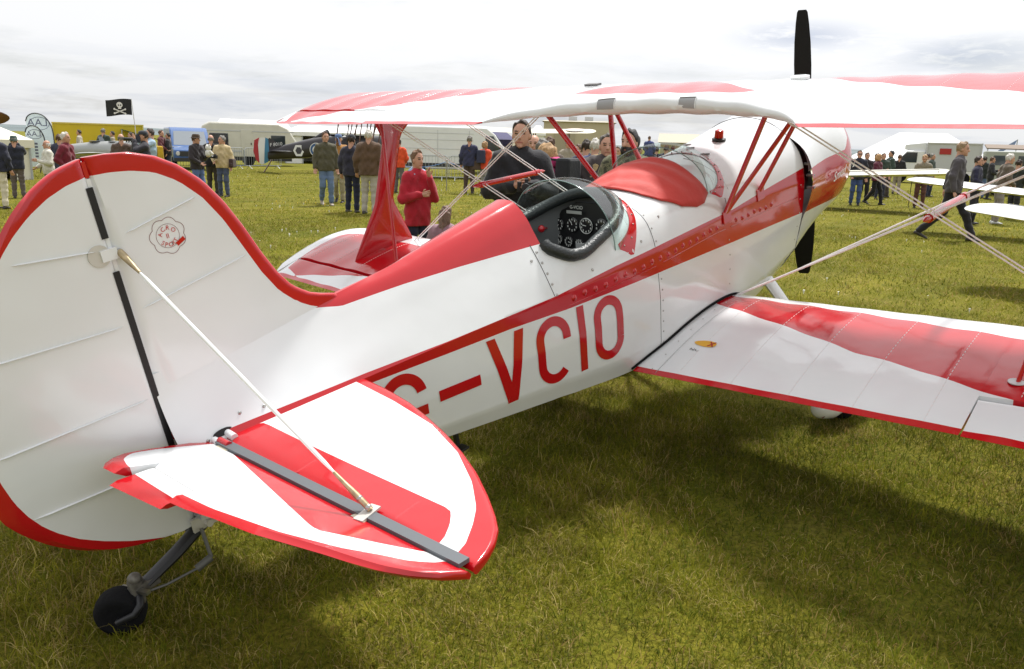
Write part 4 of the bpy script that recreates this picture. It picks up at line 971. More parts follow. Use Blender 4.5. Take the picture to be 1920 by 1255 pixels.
    df = n.new('ShaderNodeBsdfPrincipled'); df.inputs['Roughness'].default_value = .55; df.inputs['Specular IOR Level'].default_value = .08; L.new(at.outputs['Color'], df.inputs['Base Color'])
    tr = n.new('ShaderNodeBsdfTranslucent'); L.new(at.outputs['Color'], tr.inputs[0]); mx = n.new('ShaderNodeMixShader'); mx.inputs[0].default_value = .38; L.new(df.outputs[0], mx.inputs[1]); L.new(tr.outputs[0], mx.inputs[2]); L.new(mx.outputs[0], o.inputs[0])
    ob = link('grass', me, m); tag(ob, 'short green and straw-flecked mown grass under the biplane', 'grass', None, 'stuff'); return ob
blades([(1.5, 3.2, 19000, .046, .0032, 2), (3.2, 5.5, 11000, .048, .0040, 2), (5.5, 10, 4200, .048, .0066, 1), (10, 20, 1000, .055, .012, 1), (20, 45, 130, .06, .022, 1)], 3)
def flowers(colr, N, d0, d1, seed, name, label, size):
    r = np.random.default_rng(seed); mb = MB()
    d = np.sqrt(r.uniform(d0*d0, d1*d1, N*3)); a = YAW+r.uniform(-.66, .66, N*3); x = CAM[0]+d*np.cos(a); y = CAM[1]+d*np.sin(a); k = vnoise(x, y, .9, seed) > .25
    for X, Y, D in list(zip(x[k], y[k], d[k]))[:N]:
        s = size*r.uniform(.7, 1.3); z = .05+.03*r.uniform(); q = r.uniform(0, 6)
        mb.add([(X+math.cos(q+i*PI/3)*s, Y+math.sin(q+i*PI/3)*s, z+.004*(i % 2)) for i in range(6)]+[(X, Y, z-.05)], [(0, 1, 2, 3, 4, 5), (0, 3, 6)])
    o = mb.build(name, mat(name+'_petal', colr, .6)); tag(o, label, 'flowers', None, 'stuff')
flowers((.75, .55, .02), 700, 5.5, 38, 21, 'buttercups', 'tiny yellow buttercups scattered through the grass', .014)
flowers((.75, .75, .70), 380, 6, 38, 22, 'daisies', 'tiny white daisies scattered through the grass', .012)
# ------------------------------------------------------------------ people
def nets(f, lo, hi, h):
    """surface nets of an implicit function"""
    lo = np.array(lo); n = np.ceil((np.array(hi)-lo)/h).astype(int)+1
    X, Y, Z = np.meshgrid(*[lo[i]+h*np.arange(n[i]) for i in range(3)], indexing='ij'); D = f(X, Y, Z); I = D < 0
    c = [D[a:n[0]-1+a, b:n[1]-1+b, e:n[2]-1+e] for a in (0, 1) for b in (0, 1) for e in (0, 1)]
    S = sum((q < 0).astype(int) for q in c); act = (S > 0) & (S < 8); idx = -np.ones(act.shape, int); idx[act] = np.arange(act.sum())
    acc = np.zeros((act.sum(), 3)); cnt = np.zeros(act.sum()); cv = [q[act] for q in c]; off = np.array([(a, b, e) for a in (0, 1) for b in (0, 1) for e in (0, 1)], float)
    for i in range(8):
        for j in range(i+1, 8):
            if np.abs(off[i]-off[j]).sum() != 1: continue
            m = (cv[i] < 0) != (cv[j] < 0); t = cv[i][m]/(cv[i][m]-cv[j][m]); acc[m] += off[i]+(off[j]-off[i])*t[:, None]; cnt[m] += 1
    V = lo+h*(np.argwhere(act)+acc/cnt[:, None]); Q = []
    for ax in range(3):
        sl = [slice(None)]*3; sl2 = [slice(None)]*3; sl[ax] = slice(0, -1); sl2[ax] = slice(1, None)
        A, B = I[tuple(sl)], I[tuple(sl2)]; e = np.argwhere(A != B); o = [k for k in range(3) if k != ax]
        e = e[(e[:, o[0]] > 0) & (e[:, o[1]] > 0) & (e[:, o[0]] < n[o[0]]-1) & (e[:, o[1]] < n[o[1]]-1)]
        d0 = np.zeros(3, int); d0[o[0]] = 1; d1 = np.zeros(3, int); d1[o[1]] = 1
        q = np.stack([idx[tuple((e-d0-d1).T)], idx[tuple((e-d1).T)], idx[tuple(e.T)], idx[tuple((e-d0).T)]], 1)
        fl = A[tuple(e.T)] if ax != 1 else ~A[tuple(e.T)]; q[~fl] = q[~fl][:, ::-1]; Q.append(q)
    Q = np.vstack(Q); return V, Q[(Q >= 0).all(1)]
def cap(a, b, ra, rb):
    a, b = np.array(a, float), np.array(b, float); e = b-a; L2 = max(e@e, 1e-9)
    def f(X, Y, Z):
        t = np.clip(((X-a[0])*e[0]+(Y-a[1])*e[1]+(Z-a[2])*e[2])/L2, 0, 1)
        return np.sqrt((X-a[0]-e[0]*t)**2+(Y-a[1]-e[1]*t)**2+(Z-a[2]-e[2]*t)**2)-(ra+(rb-ra)*t)
    return f
def ell(c, r):
    def f(X, Y, Z): k = np.sqrt(((X-c[0])/r[0])**2+((Y-c[1])/r[1])**2+((Z-c[2])/r[2])**2); return (k-1)*min(r)
    return f
def smin(fs, k):
    def f(X, Y, Z):
        d = fs[0](X, Y, Z)
        for g in fs[1:]: e = g(X, Y, Z); q = np.clip(.5+.5*(e-d)/k, 0, 1); d = e+(d-e)*q-k*q*(1-q)
        return d
    return f
# canonical head, hair and hands (head centre at the origin, looking along +x)
def make_head():
    f = smin([ell((-.008, 0, .025), (.098, .076, .098)), ell((.022, 0, -.045), (.066, .056, .072)), cap((-.03, 0, -.06), (-.045, 0, -.20), .055, .062)], .03)
    det = smin([f, cap((.086, 0, .012), (.106, 0, -.026), .009, .014), ell((-.004, .078, -.012), (.018, .010, .03)), ell((-.004, -.078, -.012), (.018, .010, .03)), cap((.078, -.04, .030), (.078, .04, .030), .010, .010), ell((.072, 0, -.098), (.02, .024, .018)), cap((.080, -.018, -.062), (.080, .018, -.062), .008, .008)], .012)
    sock = smin([ell((.100, .031, .010), (.020, .017, .012)), ell((.100, -.031, .010), (.020, .017, .012))], .002)
    g = lambda X, Y, Z: np.maximum(det(X, Y, Z), -sock(X, Y, Z))
    V, Q = nets(g, (-.14, -.11, -.22), (.15, .11, .14), .0105)
    c = V[Q].mean(1); mi = np.zeros(len(Q), int)
    mi[(c[:, 0] > .06) & (np.abs(np.abs(c[:, 1])-.031) < .014) & (np.abs(c[:, 2]-.010) < .009)] = 1
    mi[(c[:, 0] > .06) & (np.abs(c[:, 1]) < .026) & (np.abs(c[:, 2]+.063) < .008)] = 2
    mi[(c[:, 0] > .055) & (np.abs(np.abs(c[:, 1])-.033) < .019) & (np.abs(c[:, 2]-.034) < .007)] = 3
    return V, Q, mi
HEAD = make_head()
def hair_mesh(style):
    sk = ell((-.012, 0, .030), (.108, .087, .108)); face = ell((.092, 0, -.022), (.080, .082, .100))
    wob = lambda X, Y, Z: .005*np.sin(70*Y+30*Z)+.005*np.sin(60*X+50*Z+2)+.004*np.sin(110*Y-40*X)
    if style == 'bald': f = lambda X, Y, Z: np.maximum.reduce([ell((-.012, 0, .015), (.104, .086, .10))(X, Y, Z)+wob(X, Y, Z), -face(X, Y, Z), Z-.045-.3*X*0, -Z-.085, X-.03])
    elif style == 'long':
        lk = smin([cap((-.06, .05, 0), (-.055, .055, -.20), .055, .045), cap((-.06, -.05, 0), (-.055, -.055, -.20), .055, .045), cap((-.08, 0, 0), (-.085, 0, -.22), .05, .05), sk], .03)
        f = lambda X, Y, Z: np.maximum(lk(X, Y, Z)+wob(X, Y, Z), -face(X, Y, Z))
    elif style == 'bob':
        lk = smin([ell((-.025, 0, .0), (.11, .102, .125)), sk], .02); f = lambda X, Y, Z: np.maximum.reduce([lk(X, Y, Z)+wob(X, Y, Z), -face(X, Y, Z), -Z-.12])
    elif style == 'beard':
        b = smin([ell((.035, 0, -.075), (.072, .068, .062)), ell((.0, 0, -.05), (.07, .082, .05))], .02)
        f = lambda X, Y, Z: np.maximum.reduce([b(X, Y, Z)+wob(X, Y, Z)*.6, Z+.03, -ell((.11, 0, -.066), (.035, .024, .012))(X, Y, Z)])
    else: f = lambda X, Y, Z: np.maximum.reduce([sk(X, Y, Z)+wob(X, Y, Z), -face(X, Y, Z), -Z-.075, -(Z+.02)-(-X)*2.2])
    return nets(f, (-.17, -.14, -.31), (.15, .14, .17), .012)
HAIR = {k: hair_mesh(k) for k in ('short', 'bald', 'long', 'bob', 'beard')}
def make_hand():
    """right-handed relaxed hand: wrist at the origin, fingers along -z, palm facing +x... thumb on +y side"""
    fs = [cap((0, .018, -.035), (0, .026, -.085), .016, .015), cap((0, -.016, -.035), (0, -.026, -.082), .016, .014), cap((0, 0, .0), (0, 0, -.085), .024, .02)]
    for y, L, c in ((.030, .068, .30), (.010, .078, .35), (-.010, .072, .42), (-.029, .056, .5)):
        a = np.array((0, y, -.088)); b = a+np.array((.35*c*L, y*.12, -.55*L)); e = b+np.array((.9*c*L, 0, -.36*L)); fs += [cap(a, b, .0098, .0090), cap(b, e, .0090, .0075)]
    fs += [cap((0, .026, -.030), (.022, .052, -.062), .013, .0105), cap((.022, .052, -.062), (.034, .056, -.090), .0105, .0085)]
    return nets(smin(fs, .006), (-.05, -.07, -.19), (.09, .09, .04), .0078)
HANDV, HANDQ = make_hand()
SKIN = mat('skin', (.52, .28, .19), .5, noise=(12, .08)); M_EYE = mat('eye', (.03, .022, .018), .3); M_LIP = mat('lip', (.38, .13, .11), .5); M_SHOE = mat('shoe_dark', (.03, .025, .022), .5)
M_BROW = mat('brow', (.10, .065, .045), .8)
ARMS = {'down': ((-.03, .265, 1.15), (.05, .275, .90)), 'hold': ((.02, .275, 1.14), (.27, .075, 1.20)), 'face': ((.20, .22, 1.30), (.20, .075, 1.55)), 'pocket': ((-.09, .30, 1.15), (.07, .20, .95)),
        'back': ((-.11, .27, 1.15), (-.17, .05, .99)), 'mouth': ((.09, .25, 1.15), (.20, .10, 1.42)), 'front': ((.04, .27, 1.14), (.24, .16, 1.02)), 'swing': ((.05, .26, 1.15), (.20, .25, .95)), 'swingb': ((-.13, .26, 1.16), (-.16, .27, .92))}
NPEOPLE = 0
def cloth(col):
    c = srgb(*col); return mat('cloth_%d_%d_%d' % col, c, .88, noise=(9, .16), bump=(30, .35), sheen=.15)
def person(px, yf, yh, face, top, legs, hair=('short', (70, 50, 38)), arms=('down', 'down'), label='', group=None, dist=None, H=None, lean=0.0, stride=0.0, hem=.86, hyaw=0, hat=None, beard=None, collar=None, puff=0.0, nod=0.0, coarse=False, skirtlen=None, shoes=None, crouch=0.0):
    """px, yf, yh: photo column, feet row and head row; face: 0 looks at the camera, 90 to the right of the picture, 180 away"""
    global NPEOPLE; NPEOPLE += 1; seed = NPEOPLE
    if dist is not None: P = at_dist(px, dist)
    else: P = ground(px, yf)
    D = math.hypot(P.x-CAM[0], P.y-CAM[1])
    if H is None:
        d = pix_dir(px, yh); H = CAM[2]+d.z*D/math.hypot(d.x, d.y)
    s = H/1.75; rz = face_cam(P)+math.radians(face)
    cl, sl = math.cos(lean), math.sin(lean)
    def B(p):   # bend the upper body forward about the hips
        x, y, z = p; z0 = .93
        if z > z0: x, z = x*cl+(z-z0)*sl, z0+(z-z0)*cl-x*sl
        return np.array((x, y, z))
    h = .030 if coarse else .022
    aj = []
    for k, sy in ((0, 1), (1, -1)):
        e, w = ARMS[arms[k]]; aj.append((B((0, sy*.185, 1.405)), B((e[0], sy*e[1], e[2])), B((w[0], sy*w[1], w[2]))))
    pf = .012+puff; tor = []
    for sy in (1, -1):
        tor += [cap(B((-.005, sy*.10, 1.385)), B((.0, sy*.095, 1.22)), .095+pf, .105+pf), cap(B((0, sy*.095, 1.22)), B((.005, sy*.075, .98)), .105+pf, .112+pf), cap(B((.005, sy*.075, .98)), B((0, sy*.085, hem)), .112+pf, .118+pf)]
    tor.append(cap(B((-.01, -.15, 1.415)), B((-.01, .15, 1.415)), .062+pf, .062+pf)); tor.append(cap(B((-.015, 0, 1.43)), B((-.01, 0, 1.50)), .075, .066))
    if collar: tor.append(cap(B((.0, -.07, 1.47)), B((.0, .07, 1.47)), .06, .06))
    slv = []
    for a, e, w in aj: slv += [cap(a, e, .068+pf, .054+pf), cap(e, e+(w-e)*.93, .054+pf, .040+pf)]
    fj = smin([smin(tor, .06), smin(slv, .03)], .035)
    def fj2(X, Y, Z):
        wr = .0055*np.sin(34*Z+7*np.sin(11*Y+seed)+6*X+seed)+.004*np.sin(60*Z*.6+40*Y+seed*2)
        return np.maximum(fj(X, Y, Z)+wr, (hem-.02)-Z)
    mxs = max(1.0, 1+abs(lean)); V, Q = nets(fj2, (-.36-.2*abs(sl), -.44, hem-.08), (.42+.7*sl, .44, 1.60), h)
    # legs
    hip = [(0, .088, .92), (0, -.088, .92)]; ft = [(stride, .10, .0), (-stride, -.10, .0)] if stride else [(.02, .115, 0), (-.03, -.115, 0)]
    lg = [cap((0, -.07, .96), (0, .07, .96), .118, .118)]; shoe = []
    for (hx, hy, hz), (fx, fy, fz) in zip(hip, ft):
        back = stride and fx < 0; kx = (hx+fx)/2+.04+(.06 if back else 0); kz = .50; an = (fx-(.05 if back else 0), fy, .10+(.05 if back else 0))
        lg += [cap((hx, hy, hz), (kx, (hy+fy)/2, kz), .100, .074), cap((kx, (hy+fy)/2, kz), an, .074, .062)]; shoe.append((an, back))
    fl = smin(lg, .04); fl2 = lambda X, Y, Z: np.maximum(fl(X, Y, Z)+.005*np.sin(26*Z+9*X+seed)*(Z < .85)+.004*np.sin(55*Z+seed), np.maximum(.035-Z, Z-1.03))
    VL, QL = nets(fl2, (-.30-abs(stride), -.28, -.02), (.34+abs(stride), .28, 1.08), h)
    # body: head, neck, hands and the limbs inside the clothes, one mesh
    V0, Q0, MI = [], [], []
    def addm(v, q, mi):
        b = sum(len(x) for x in V0); V0.append(v); Q0.append(q+b); MI.append(mi if hasattr(mi, '__len__') else np.full(len(q), mi))
    hc = B((.0, 0, 1.635)); hy, hp = math.radians(hyaw), nod+lean*.6
    Rh = np.array(Matrix.Rotation(hy, 3, 'Z') @ Matrix.Rotation(hp, 3, 'Y'))
    hs = (1.08 if H < 1.4 else 1.0)/max(s, .86)*s if s < .86 else 1.0
    addm((HEAD[0]*hs)@Rh.T+hc, HEAD[1], HEAD[2])
    for (a, e, w), sy in zip(aj, (1, -1)):
        d = (w-e)/np.linalg.norm(w-e); z = -d; x = np.array((1., 0, .2)); x = x-z*(x@z); x /= np.linalg.norm(x); y = np.cross(z, x); hv = HANDV*[1, -sy if True else 1, 1]; q = HANDQ if sy < 0 else HANDQ[:, ::-1]
        addm(hv@np.stack([x, y, z])+w, q, 0)
    core = [cap(B((0, 0, 1.47)), B((0, 0, .95)), .055, .08)]
    for a, e, w in aj: core += [cap(B((0, 0, 1.40)), a, .05, .045), cap(a, e, .042, .034), cap(e, w, .034, .026)]
    for (hx, hyy, hz), (an, bk) in zip(hip, shoe): kx = (hx+an[0])/2+.05; core += [cap((0, 0, .95), (hx, hyy, hz), .07, .055), cap((hx, hyy, hz), (kx, (hyy+an[1])/2, .50), .055, .045), cap((kx, (hyy+an[1])/2, .50), (an[0], an[1], an[2]), .045, .036)]
    cvv, cqq = nets(smin(core, .02), (-.36-.2*abs(sl)-abs(stride), -.44, -.02), (.42+.7*sl+abs(stride), .44, 1.56), .036); addm(cvv, cqq, 0)
    AV = np.vstack(V0)*s; o = pyd('person', AV, np.vstack(Q0), None, None, True)
    for m in (SKIN, M_EYE, M_LIP, M_BROW): o.data.materials.append(m)
    o.data.polygons.foreach_set('material_index', np.concatenate(MI).astype(np.int32))
    o.location = P; o.rotation_euler = (0, 0, rz); tag(o, label, 'person', group)
    if crouch: o.location.z = -crouch
    pyd('jacket', V*s, Q, cloth(top), o, True); pyd('trousers', VL*s, QL, cloth(legs), o, True)
    for (an, bk) in shoe:
        m = MB(); z = an[2]-.06; t = .35 if bk else 0
        Mx = Matrix.Translation(Vector((an[0], an[1], z))*s) @ Matrix.Rotation(t, 4, 'Y') @ Matrix.Diagonal((s, s, s, 1))
        prof = [(-.09, .030, .055), (-.075, .040, .075), (-.02, .042, .085), (.06, .045, .055), (.13, .046, .045), (.165, .036, .034), (.18, .015, .022)]
        rings = [[Mx @ Vector((x, math.cos(q)*w, max(0, .5+.5*math.sin(q))*hh-.04)) for q in np.linspace(0, 2*PI, 11)[:-1]] for x, w, hh in prof]
        v, f = loft(rings, True, True, True); pyd('shoe', v, f, shoes or M_SHOE, o, True, 50)
    def headpiece(nm, VQ, m, grow=1.0):
        return pyd(nm, ((VQ[0]*grow*hs)@Rh.T+hc)*s, VQ[1], m, o, True)
    if hair: headpiece('hair', HAIR[hair[0]], mat('hair_%d_%d_%d' % hair[1], srgb(*hair[1]), .6, noise=(60, .3), bump=(120, .5)))
    if beard: headpiece('beard', HAIR['beard'], mat('hair_%d_%d_%d' % beard, srgb(*beard), .6, noise=(60, .3), bump=(120, .5)))
    if hat:
        kind, col = hat; m = MB(); mm = cloth(col)
        T = Matrix.Translation(Vector(hc)*s) @ (Matrix.Rotation(hy, 4, 'Z') @ Matrix.Rotation(hp, 4, 'Y')) @ Matrix.Diagonal((s, s, s, 1))
        if kind == 'cap':
            m.lathe([(.108, .045), (.110, .07), (.095, .115), (.05, .138), (.001, .142)], 20, T @ Matrix.Diagonal((1.03, .86, 1, 1)))
            rg = [[T @ Vector((x, y*w, .050+dz-.10*y*y*20*.1)) for y in np.linspace(-1, 1, 9)] for x, w, dz in ((.07, .080, .006), (.12, .07, .004), (.165, .045, -.006))]; v, f = loft(rg, False); m.add(v, f)
        else:
            bw = .155 if kind == 'brim' else .135
            m.lathe([(bw, .040 if kind == 'brim' else .012), (bw*.98, .046 if kind == 'brim' else .018), (.106, .052), (.100, .115), (.075, .145), (.001, .138)], 22, T @ Matrix.Diagonal((1.05, .90, 1, 1)))
        m.build('hat', mm, o, 50)
    return o
def local(o, p): return Vector(o.location)+Matrix.Rotation(o.rotation_euler.z, 3, "Z") @ Vector(p)
GP = 'visitors walking about the airfield'
# columns: photo x, feet row, head row, facing, jacket, trousers
GREY = (120, 115, 108); WHT = (205, 200, 192); DKB = (52, 38, 30); BRN = (88, 62, 44); SAND = (165, 130, 92); BLK = (30, 26, 24)
sh_tan = mat('shoe_tan', (.35, .30, .24), .6); sh_white = mat('shoe_white', (.6, .6, .58), .6)
pe = {}
pe['edge'] = person(3, 392, 246, 150, (38, 40, 56), (205, 196, 172), ('short', GREY), ('down', 'down'), 'person in navy jacket and cream trousers beneath the brown propeller blade', GP)
pe['bucket'] = person(37, 372, 257, 178, (30, 33, 48), (92, 82, 76), ('short', GREY), ('face', 'face'), 'person with green bucket hat and navy sweater seen from behind', GP, hat=('bucket', (58, 78, 74)))
pe['cream'] = person(98, 384, 264, -75, (206, 203, 190), (126, 120, 112), ('bald', WHT), ('hold', 'front'), 'balding person in cream shirt pointing, beside the burgundy sweater', GP)
pe['slate'] = person(112, 372, 253, 172, (54, 56, 74), (50, 50, 56), ('short', BRN), ('down', 'down'), 'person in slate jacket turned away behind the cream shirt', GP, dist=24)
pe['burg'] = person(135, 392, 250, 62, (104, 16, 36), (120, 116, 112), ('short', WHT), ('pocket', 'pocket'), 'white-haired person in burgundy sweater', GP)
pe['bald'] = person(228, 352, 252, 178, (88, 72, 64), (70, 66, 64), ('bald', GREY), ('front', 'front'), 'bald person in brown jacket turned towards the parked engines', GP, dist=24)
pe['photo'] = person(289, 372, 243, -78, (158, 180, 198), (180, 170, 150), ('short', DKB), ('face', 'face'), 'person in pale blue shirt aiming a long camera lens', GP)
pe['dcap'] = person(270, 360, 247, -85, (44, 42, 50), (52, 50, 54), ('short', DKB), ('face', 'face'), 'person in dark cap behind the pale blue photographer', GP, dist=21, hat=('cap', (44, 48, 56)))
pe['hatman'] = person(374, 376, 254, 48, (46, 40, 44), (86, 106, 152), ('short', BRN), ('hold', 'front'), 'person in brown brimmed hat and dark leather jacket with jeans', GP, hat=('brim', (74, 58, 44)), hyaw=30)
pe['black'] = person(401, 367, 254, 168, (24, 23, 26), (62, 56, 46), ('bald', GREY), ('front', 'front'), 'person all in black turned away beside the beige jacket', GP)
pe['beige'] = person(421, 369, 256, -24, (196, 176, 136), (72, 82, 106), ('short', GREY), ('down', 'front'), 'person in beige jacket and jeans with a camera on a strap', GP, hyaw=-40)
pe['olive'] = person(613, 385, 249, 8, (80, 76, 58), (96, 116, 146), ('short', BRN), ('down', 'down'), 'person in olive jacket and blue jeans smiling at the biplane', GP, hyaw=10, stride=.10, shoes=sh_tan)
pe['tancap'] = person(637, 380, 253, -12, (172, 124, 66), (156, 146, 116), ('short', WHT), ('down', 'pocket'), 'person in blue cap and tan leather jacket', GP, hat=('cap', (84, 108, 150)), stride=.08)
pe['navyj'] = person(661, 399, 254, 160, (46, 45, 60), (26, 31, 52), ('short', DKB), ('down', 'down'), 'person in dark cap with navy jacket and dark jeans seen from behind', GP, hat=('cap', (38, 42, 48)))
pe['brownj'] = person(693, 402, 245, 168, (88, 66, 48), (168, 162, 150), ('short', WHT), ('down', 'down'), 'white-haired person in brown jacket and pale trousers seen from behind', GP, puff=.012, hem=.84)
pe['orangevest'] = person(748, 362, 262, 160, (214, 76, 34), (96, 92, 92), ('short', DKB), ('front', 'front'), 'person in orange top partly behind the red interplane strut', GP)
pe['boy'] = person(783, 0, 0, 28, (168, 22, 42), (22, 24, 46), ('short', (112, 82, 56)), ('mouth', 'hold'), 'boy in red fleece with one hand raised to the mouth', None, dist=9.7, H=1.53, hyaw=12, hem=.80, puff=.0)
pe['boy'].scale = (.86, .86, 1)
pe['girl'] = person(838, 0, 0, 150, (150, 120, 130), (60, 64, 90), ('long', (118, 96, 80)), ('front', 'front'), 'long-haired child whose head shows behind the red turtledeck', None, dist=6.9, H=1.13)
pe['bagman'] = person(879, 363, 256, 172, (48, 50, 78), (72, 56, 48), ('short', GREY), ('down', 'front'), 'grey-haired person in navy sweater with a brown shoulder bag', GP)
pe['orange'] = person(908, 364, 266, 140, (218, 78, 48), (152, 150, 148), ('bob', SAND), ('front', 'front'), 'blonde person in orange jacket beside the shoulder bag', GP, coarse=True)
pe['camman'] = person(977, 0, 0, 4, (28, 28, 33), (62, 48, 74), ('short', DKB), ('hold', 'hold'), 'dark-haired person in black jacket holding a camera beyond the rear windscreen', None, dist=8.0, H=1.845, hyaw=-14, hem=.80, puff=.012)
pe['baldback'] = person(1001, 0, 0, -10, (40, 44, 66), (60, 60, 70), ('bald', BRN), ('down', 'down'), 'balding person standing behind the black jacket', None, dist=11.5, H=1.76)
pe['greyhead'] = person(1019, 0, 0, 150, (38, 42, 62), (60, 62, 78), ('short', GREY), ('down', 'front'), 'grey-haired person in navy coat beside the pink hooded top', None, dist=10.8, H=1.70)
pe['brownhead'] = person(1031, 0, 0, 170, (84, 70, 60), (60, 62, 78), ('short', BRN), ('down', 'front'), 'brown-haired person between the grey head and the pink hooded top', GP, dist=14, H=1.76, coarse=True)
pe['pink'] = person(1050, 0, 0, -118, (188, 54, 116), (84, 92, 120), ('bob', (176, 140, 96)), ('front', 'front'), 'blonde person in magenta hooded top bending forward', None, dist=9.2, H=1.66, lean=.25, puff=.01)
pe['nv1'] = person(1100, 0, 0, 170, (42, 46, 70), (50, 50, 60), ('short', DKB), ('down', 'down'), 'dark-haired person in navy jacket behind the red cabane strut', GP, dist=14.5, H=1.74, coarse=True)
pe['bl2'] = person(1117, 0, 0, 165, (56, 66, 104), (60, 60, 70), ('short', WHT), ('down', 'down'), 'white-haired person in blue jacket behind the red cabane strut', GP, dist=13.5, H=1.75, coarse=True)
pe['sheep'] = person(1138, 0, 0, 6, (66, 58, 58), (70, 66, 60), ('short', (92, 84, 78)), ('front', 'hold'), 'person in dark flying jacket with a thick cream fleece collar', None, dist=9.4, H=1.76, puff=.03)
pe['camo'] = person(1180, 0, 0, -18, (92, 92, 68), (70, 68, 50), ('short', BLK), ('front', 'front'), 'bearded person in camouflage jacket beyond the front windscreen', None, dist=8.6, H=1.80, hyaw=-10, beard=(34, 26, 22), puff=.02)
def camo_mat():
    m = bpy.data.materials.new('camouflage'); m.use_nodes = True; n = m.node_tree.nodes; L = m.node_tree.links; p = n['Principled BSDF']; p.inputs['Roughness'].default_value = .9
    t = n.new('ShaderNodeTexNoise'); t.inputs['Scale'].default_value = 11; t.inputs['Detail'].default_value = 3; t.inputs['Distortion'].default_value = 1.5; c = n.new('ShaderNodeTexCoord'); L.new(c.outputs['Object'], t.inputs[0])
    r = n.new('ShaderNodeValToRGB'); r.color_ramp.interpolation = 'CONSTANT'; L.new(t.outputs['Fac'], r.inputs[0]); e = r.color_ramp.elements; e[0].color = (.05, .05, .03, 1); e[1].position = .44; e[1].color = (.16, .15, .09, 1)
    for a, q in ((.52, (.09, .10, .05)), (.60, (.22, .19, .12))): k = e.new(a); k.color = (*q, 1)
    L.new(r.outputs[0], p.inputs['Base Color']); return m
for ch in pe['camo'].children:
    if ch.name.startswith('jacket'): ch.data.materials[0] = camo_mat()
# sheepskin collar
o = pe['sheep']; MB().tube([(.10, -.16, 1.30), (.09, -.12, 1.42), (-.02, -.13, 1.50), (-.10, 0, 1.52), (-.02, .13, 1.50), (.09, .12, 1.42), (.10, .16, 1.30)], [.035, .05, .055, .055, .055, .05, .035], 10).build('fleece_collar', mat('fleece', (.42, .31, .16), .95, noise=(40, .3), bump=(60, .8)), o, 60)
o = pe['boy']; k = 1.5/1.75; MB().tube([(.07, -.09, 1.46), (-.02, -.12, 1.50), (-.13, 0, 1.52), (-.02, .12, 1.50), (.07, .09, 1.46)], [.03, .05, .075, .05, .03], 10).build('hood', cloth((150, 175, 205)), o, 60).scale = (k, k, k)
o = pe['pink']; MB().tube([(.22, -.08, 1.40), (.08, -.10, 1.46), (.02, 0, 1.45), (.08, .10, 1.46), (.22, .08, 1.40)], [.03, .05, .07, .05, .03], 10).build('hood', cloth((188, 54, 116)), o, 60)
pe['shades'] = person(1601, 385, 283, 6, (34, 34, 48), (62, 82, 130), ('short', BRN), ('down', 'pocket'), 'person in dark jacket and blue jeans with sunglasses beside the cowling', GP)
MB().box((.10, .032, 1.645), (.012, .05, .028)).box((.10, -.032, 1.645), (.012, .05, .028)).box((.105, 0, 1.652), (.01, .02, .006)).build('sunglasses', M_BLACK, pe['shades'])
pe['blackleg'] = person(1616, 379, 287, 20, (40, 30, 36), (26, 24, 28), ('short', DKB), ('down', 'down'), 'person in dark clothes half hidden behind the sunglasses wearer', GP)
pe['maroon'] = person(1637, 384, 290, 68, (86, 26, 46), (26, 25, 30), ('bob', (178, 138, 92)), ('hold', 'front'), 'blonde person in maroon jacket walking with dark trousers', GP, stride=.22, hyaw=10)
pe['stoop'] = person(1721, 390, 290, 4, (132, 124, 108), (88, 54, 44), ('short', SAND), ('down', 'front'), 'person in grey-green cardigan and brown trousers stooping over the white wing', GP, lean=.22, nod=.35)
pe['walker'] = person(1773, 450, 267, 84, (74, 69, 74), (28, 26, 30), ('short', (150, 124, 96)), ('swingb', 'down'), 'person in dark grey jacket striding past with black trousers', None, stride=.40, lean=.10, hem=.88)
pe['navyr'] = person(1818, 420, 294, 80, (36, 34, 58), (30, 30, 36), ('short', DKB), ('down', 'front'), 'person in navy fleece standing behind the white wing', GP)
pe['dk1'] = person(1836, 372, 294, 160, (40, 46, 44), (90, 110, 150), ('short', DKB), ('down', 'down'), 'person in dark green jacket and jeans beyond the navy fleece', GP, coarse=True)
pe['dk2'] = person(1850, 374, 295, 100, (38, 38, 44), (34, 34, 40), ('short', BRN), ('hold', 'front'), 'person in dark suit beyond the navy fleece', GP, coarse=True)
pe['brownr'] = person(1864, 420, 288, 112, (98, 86, 72), (142, 134, 128), ('short', WHT), ('front', 'front'), 'white-haired person in brown sweater and pale grey trousers leaning forward', GP, lean=.20, shoes=sh_white)
pe['greenr'] = person(1894, 412, 300, 150, (40, 46, 42), (40, 40, 44), ('short', DKB), ('front', 'front'), 'person in dark green coat facing the brown sweater', GP)
# background visitors, mostly heads and shoulders behind nearer things
GB = 'distant visitors in the crowd'
pal = [(40, 44, 66), (62, 54, 50), (150, 140, 124), (36, 34, 38), (90, 40, 46), (78, 84, 110), (176, 168, 152), (52, 66, 58)]
pnm = ['navy', 'brown', 'fawn', 'black', 'maroon', 'blue', 'cream', 'green']
def crowd(xs, d0, d1, lab, faces=(170, 10, 80, -80)):
    for i, x in enumerate(xs):
        person(x, 0, 0, rnd.choice(faces)+rnd.uniform(-20, 20), pal[(i*3+int(x)) % 8], pal[(i*5+3) % 4], ('short', rnd.choice([DKB, BRN, GREY, BLK])), ('down', 'front'), lab.replace('visitor', 'visitor in '+pnm[(i*3+int(x)) % 8]+' top', 1), GB+' '+lab.split()[-1], dist=rnd.uniform(d0, d1), H=rnd.uniform(1.64, 1.80), coarse=True)
crowd([1200, 1232, 1250, 1262, 1276, 1290, 1304, 1316], 26, 34, 'distant visitor in the crowd seen through the front windscreen')
crowd([1648, 1660, 1673, 1690, 1742, 1752], 34, 42, 'distant visitor standing before the white marquee')
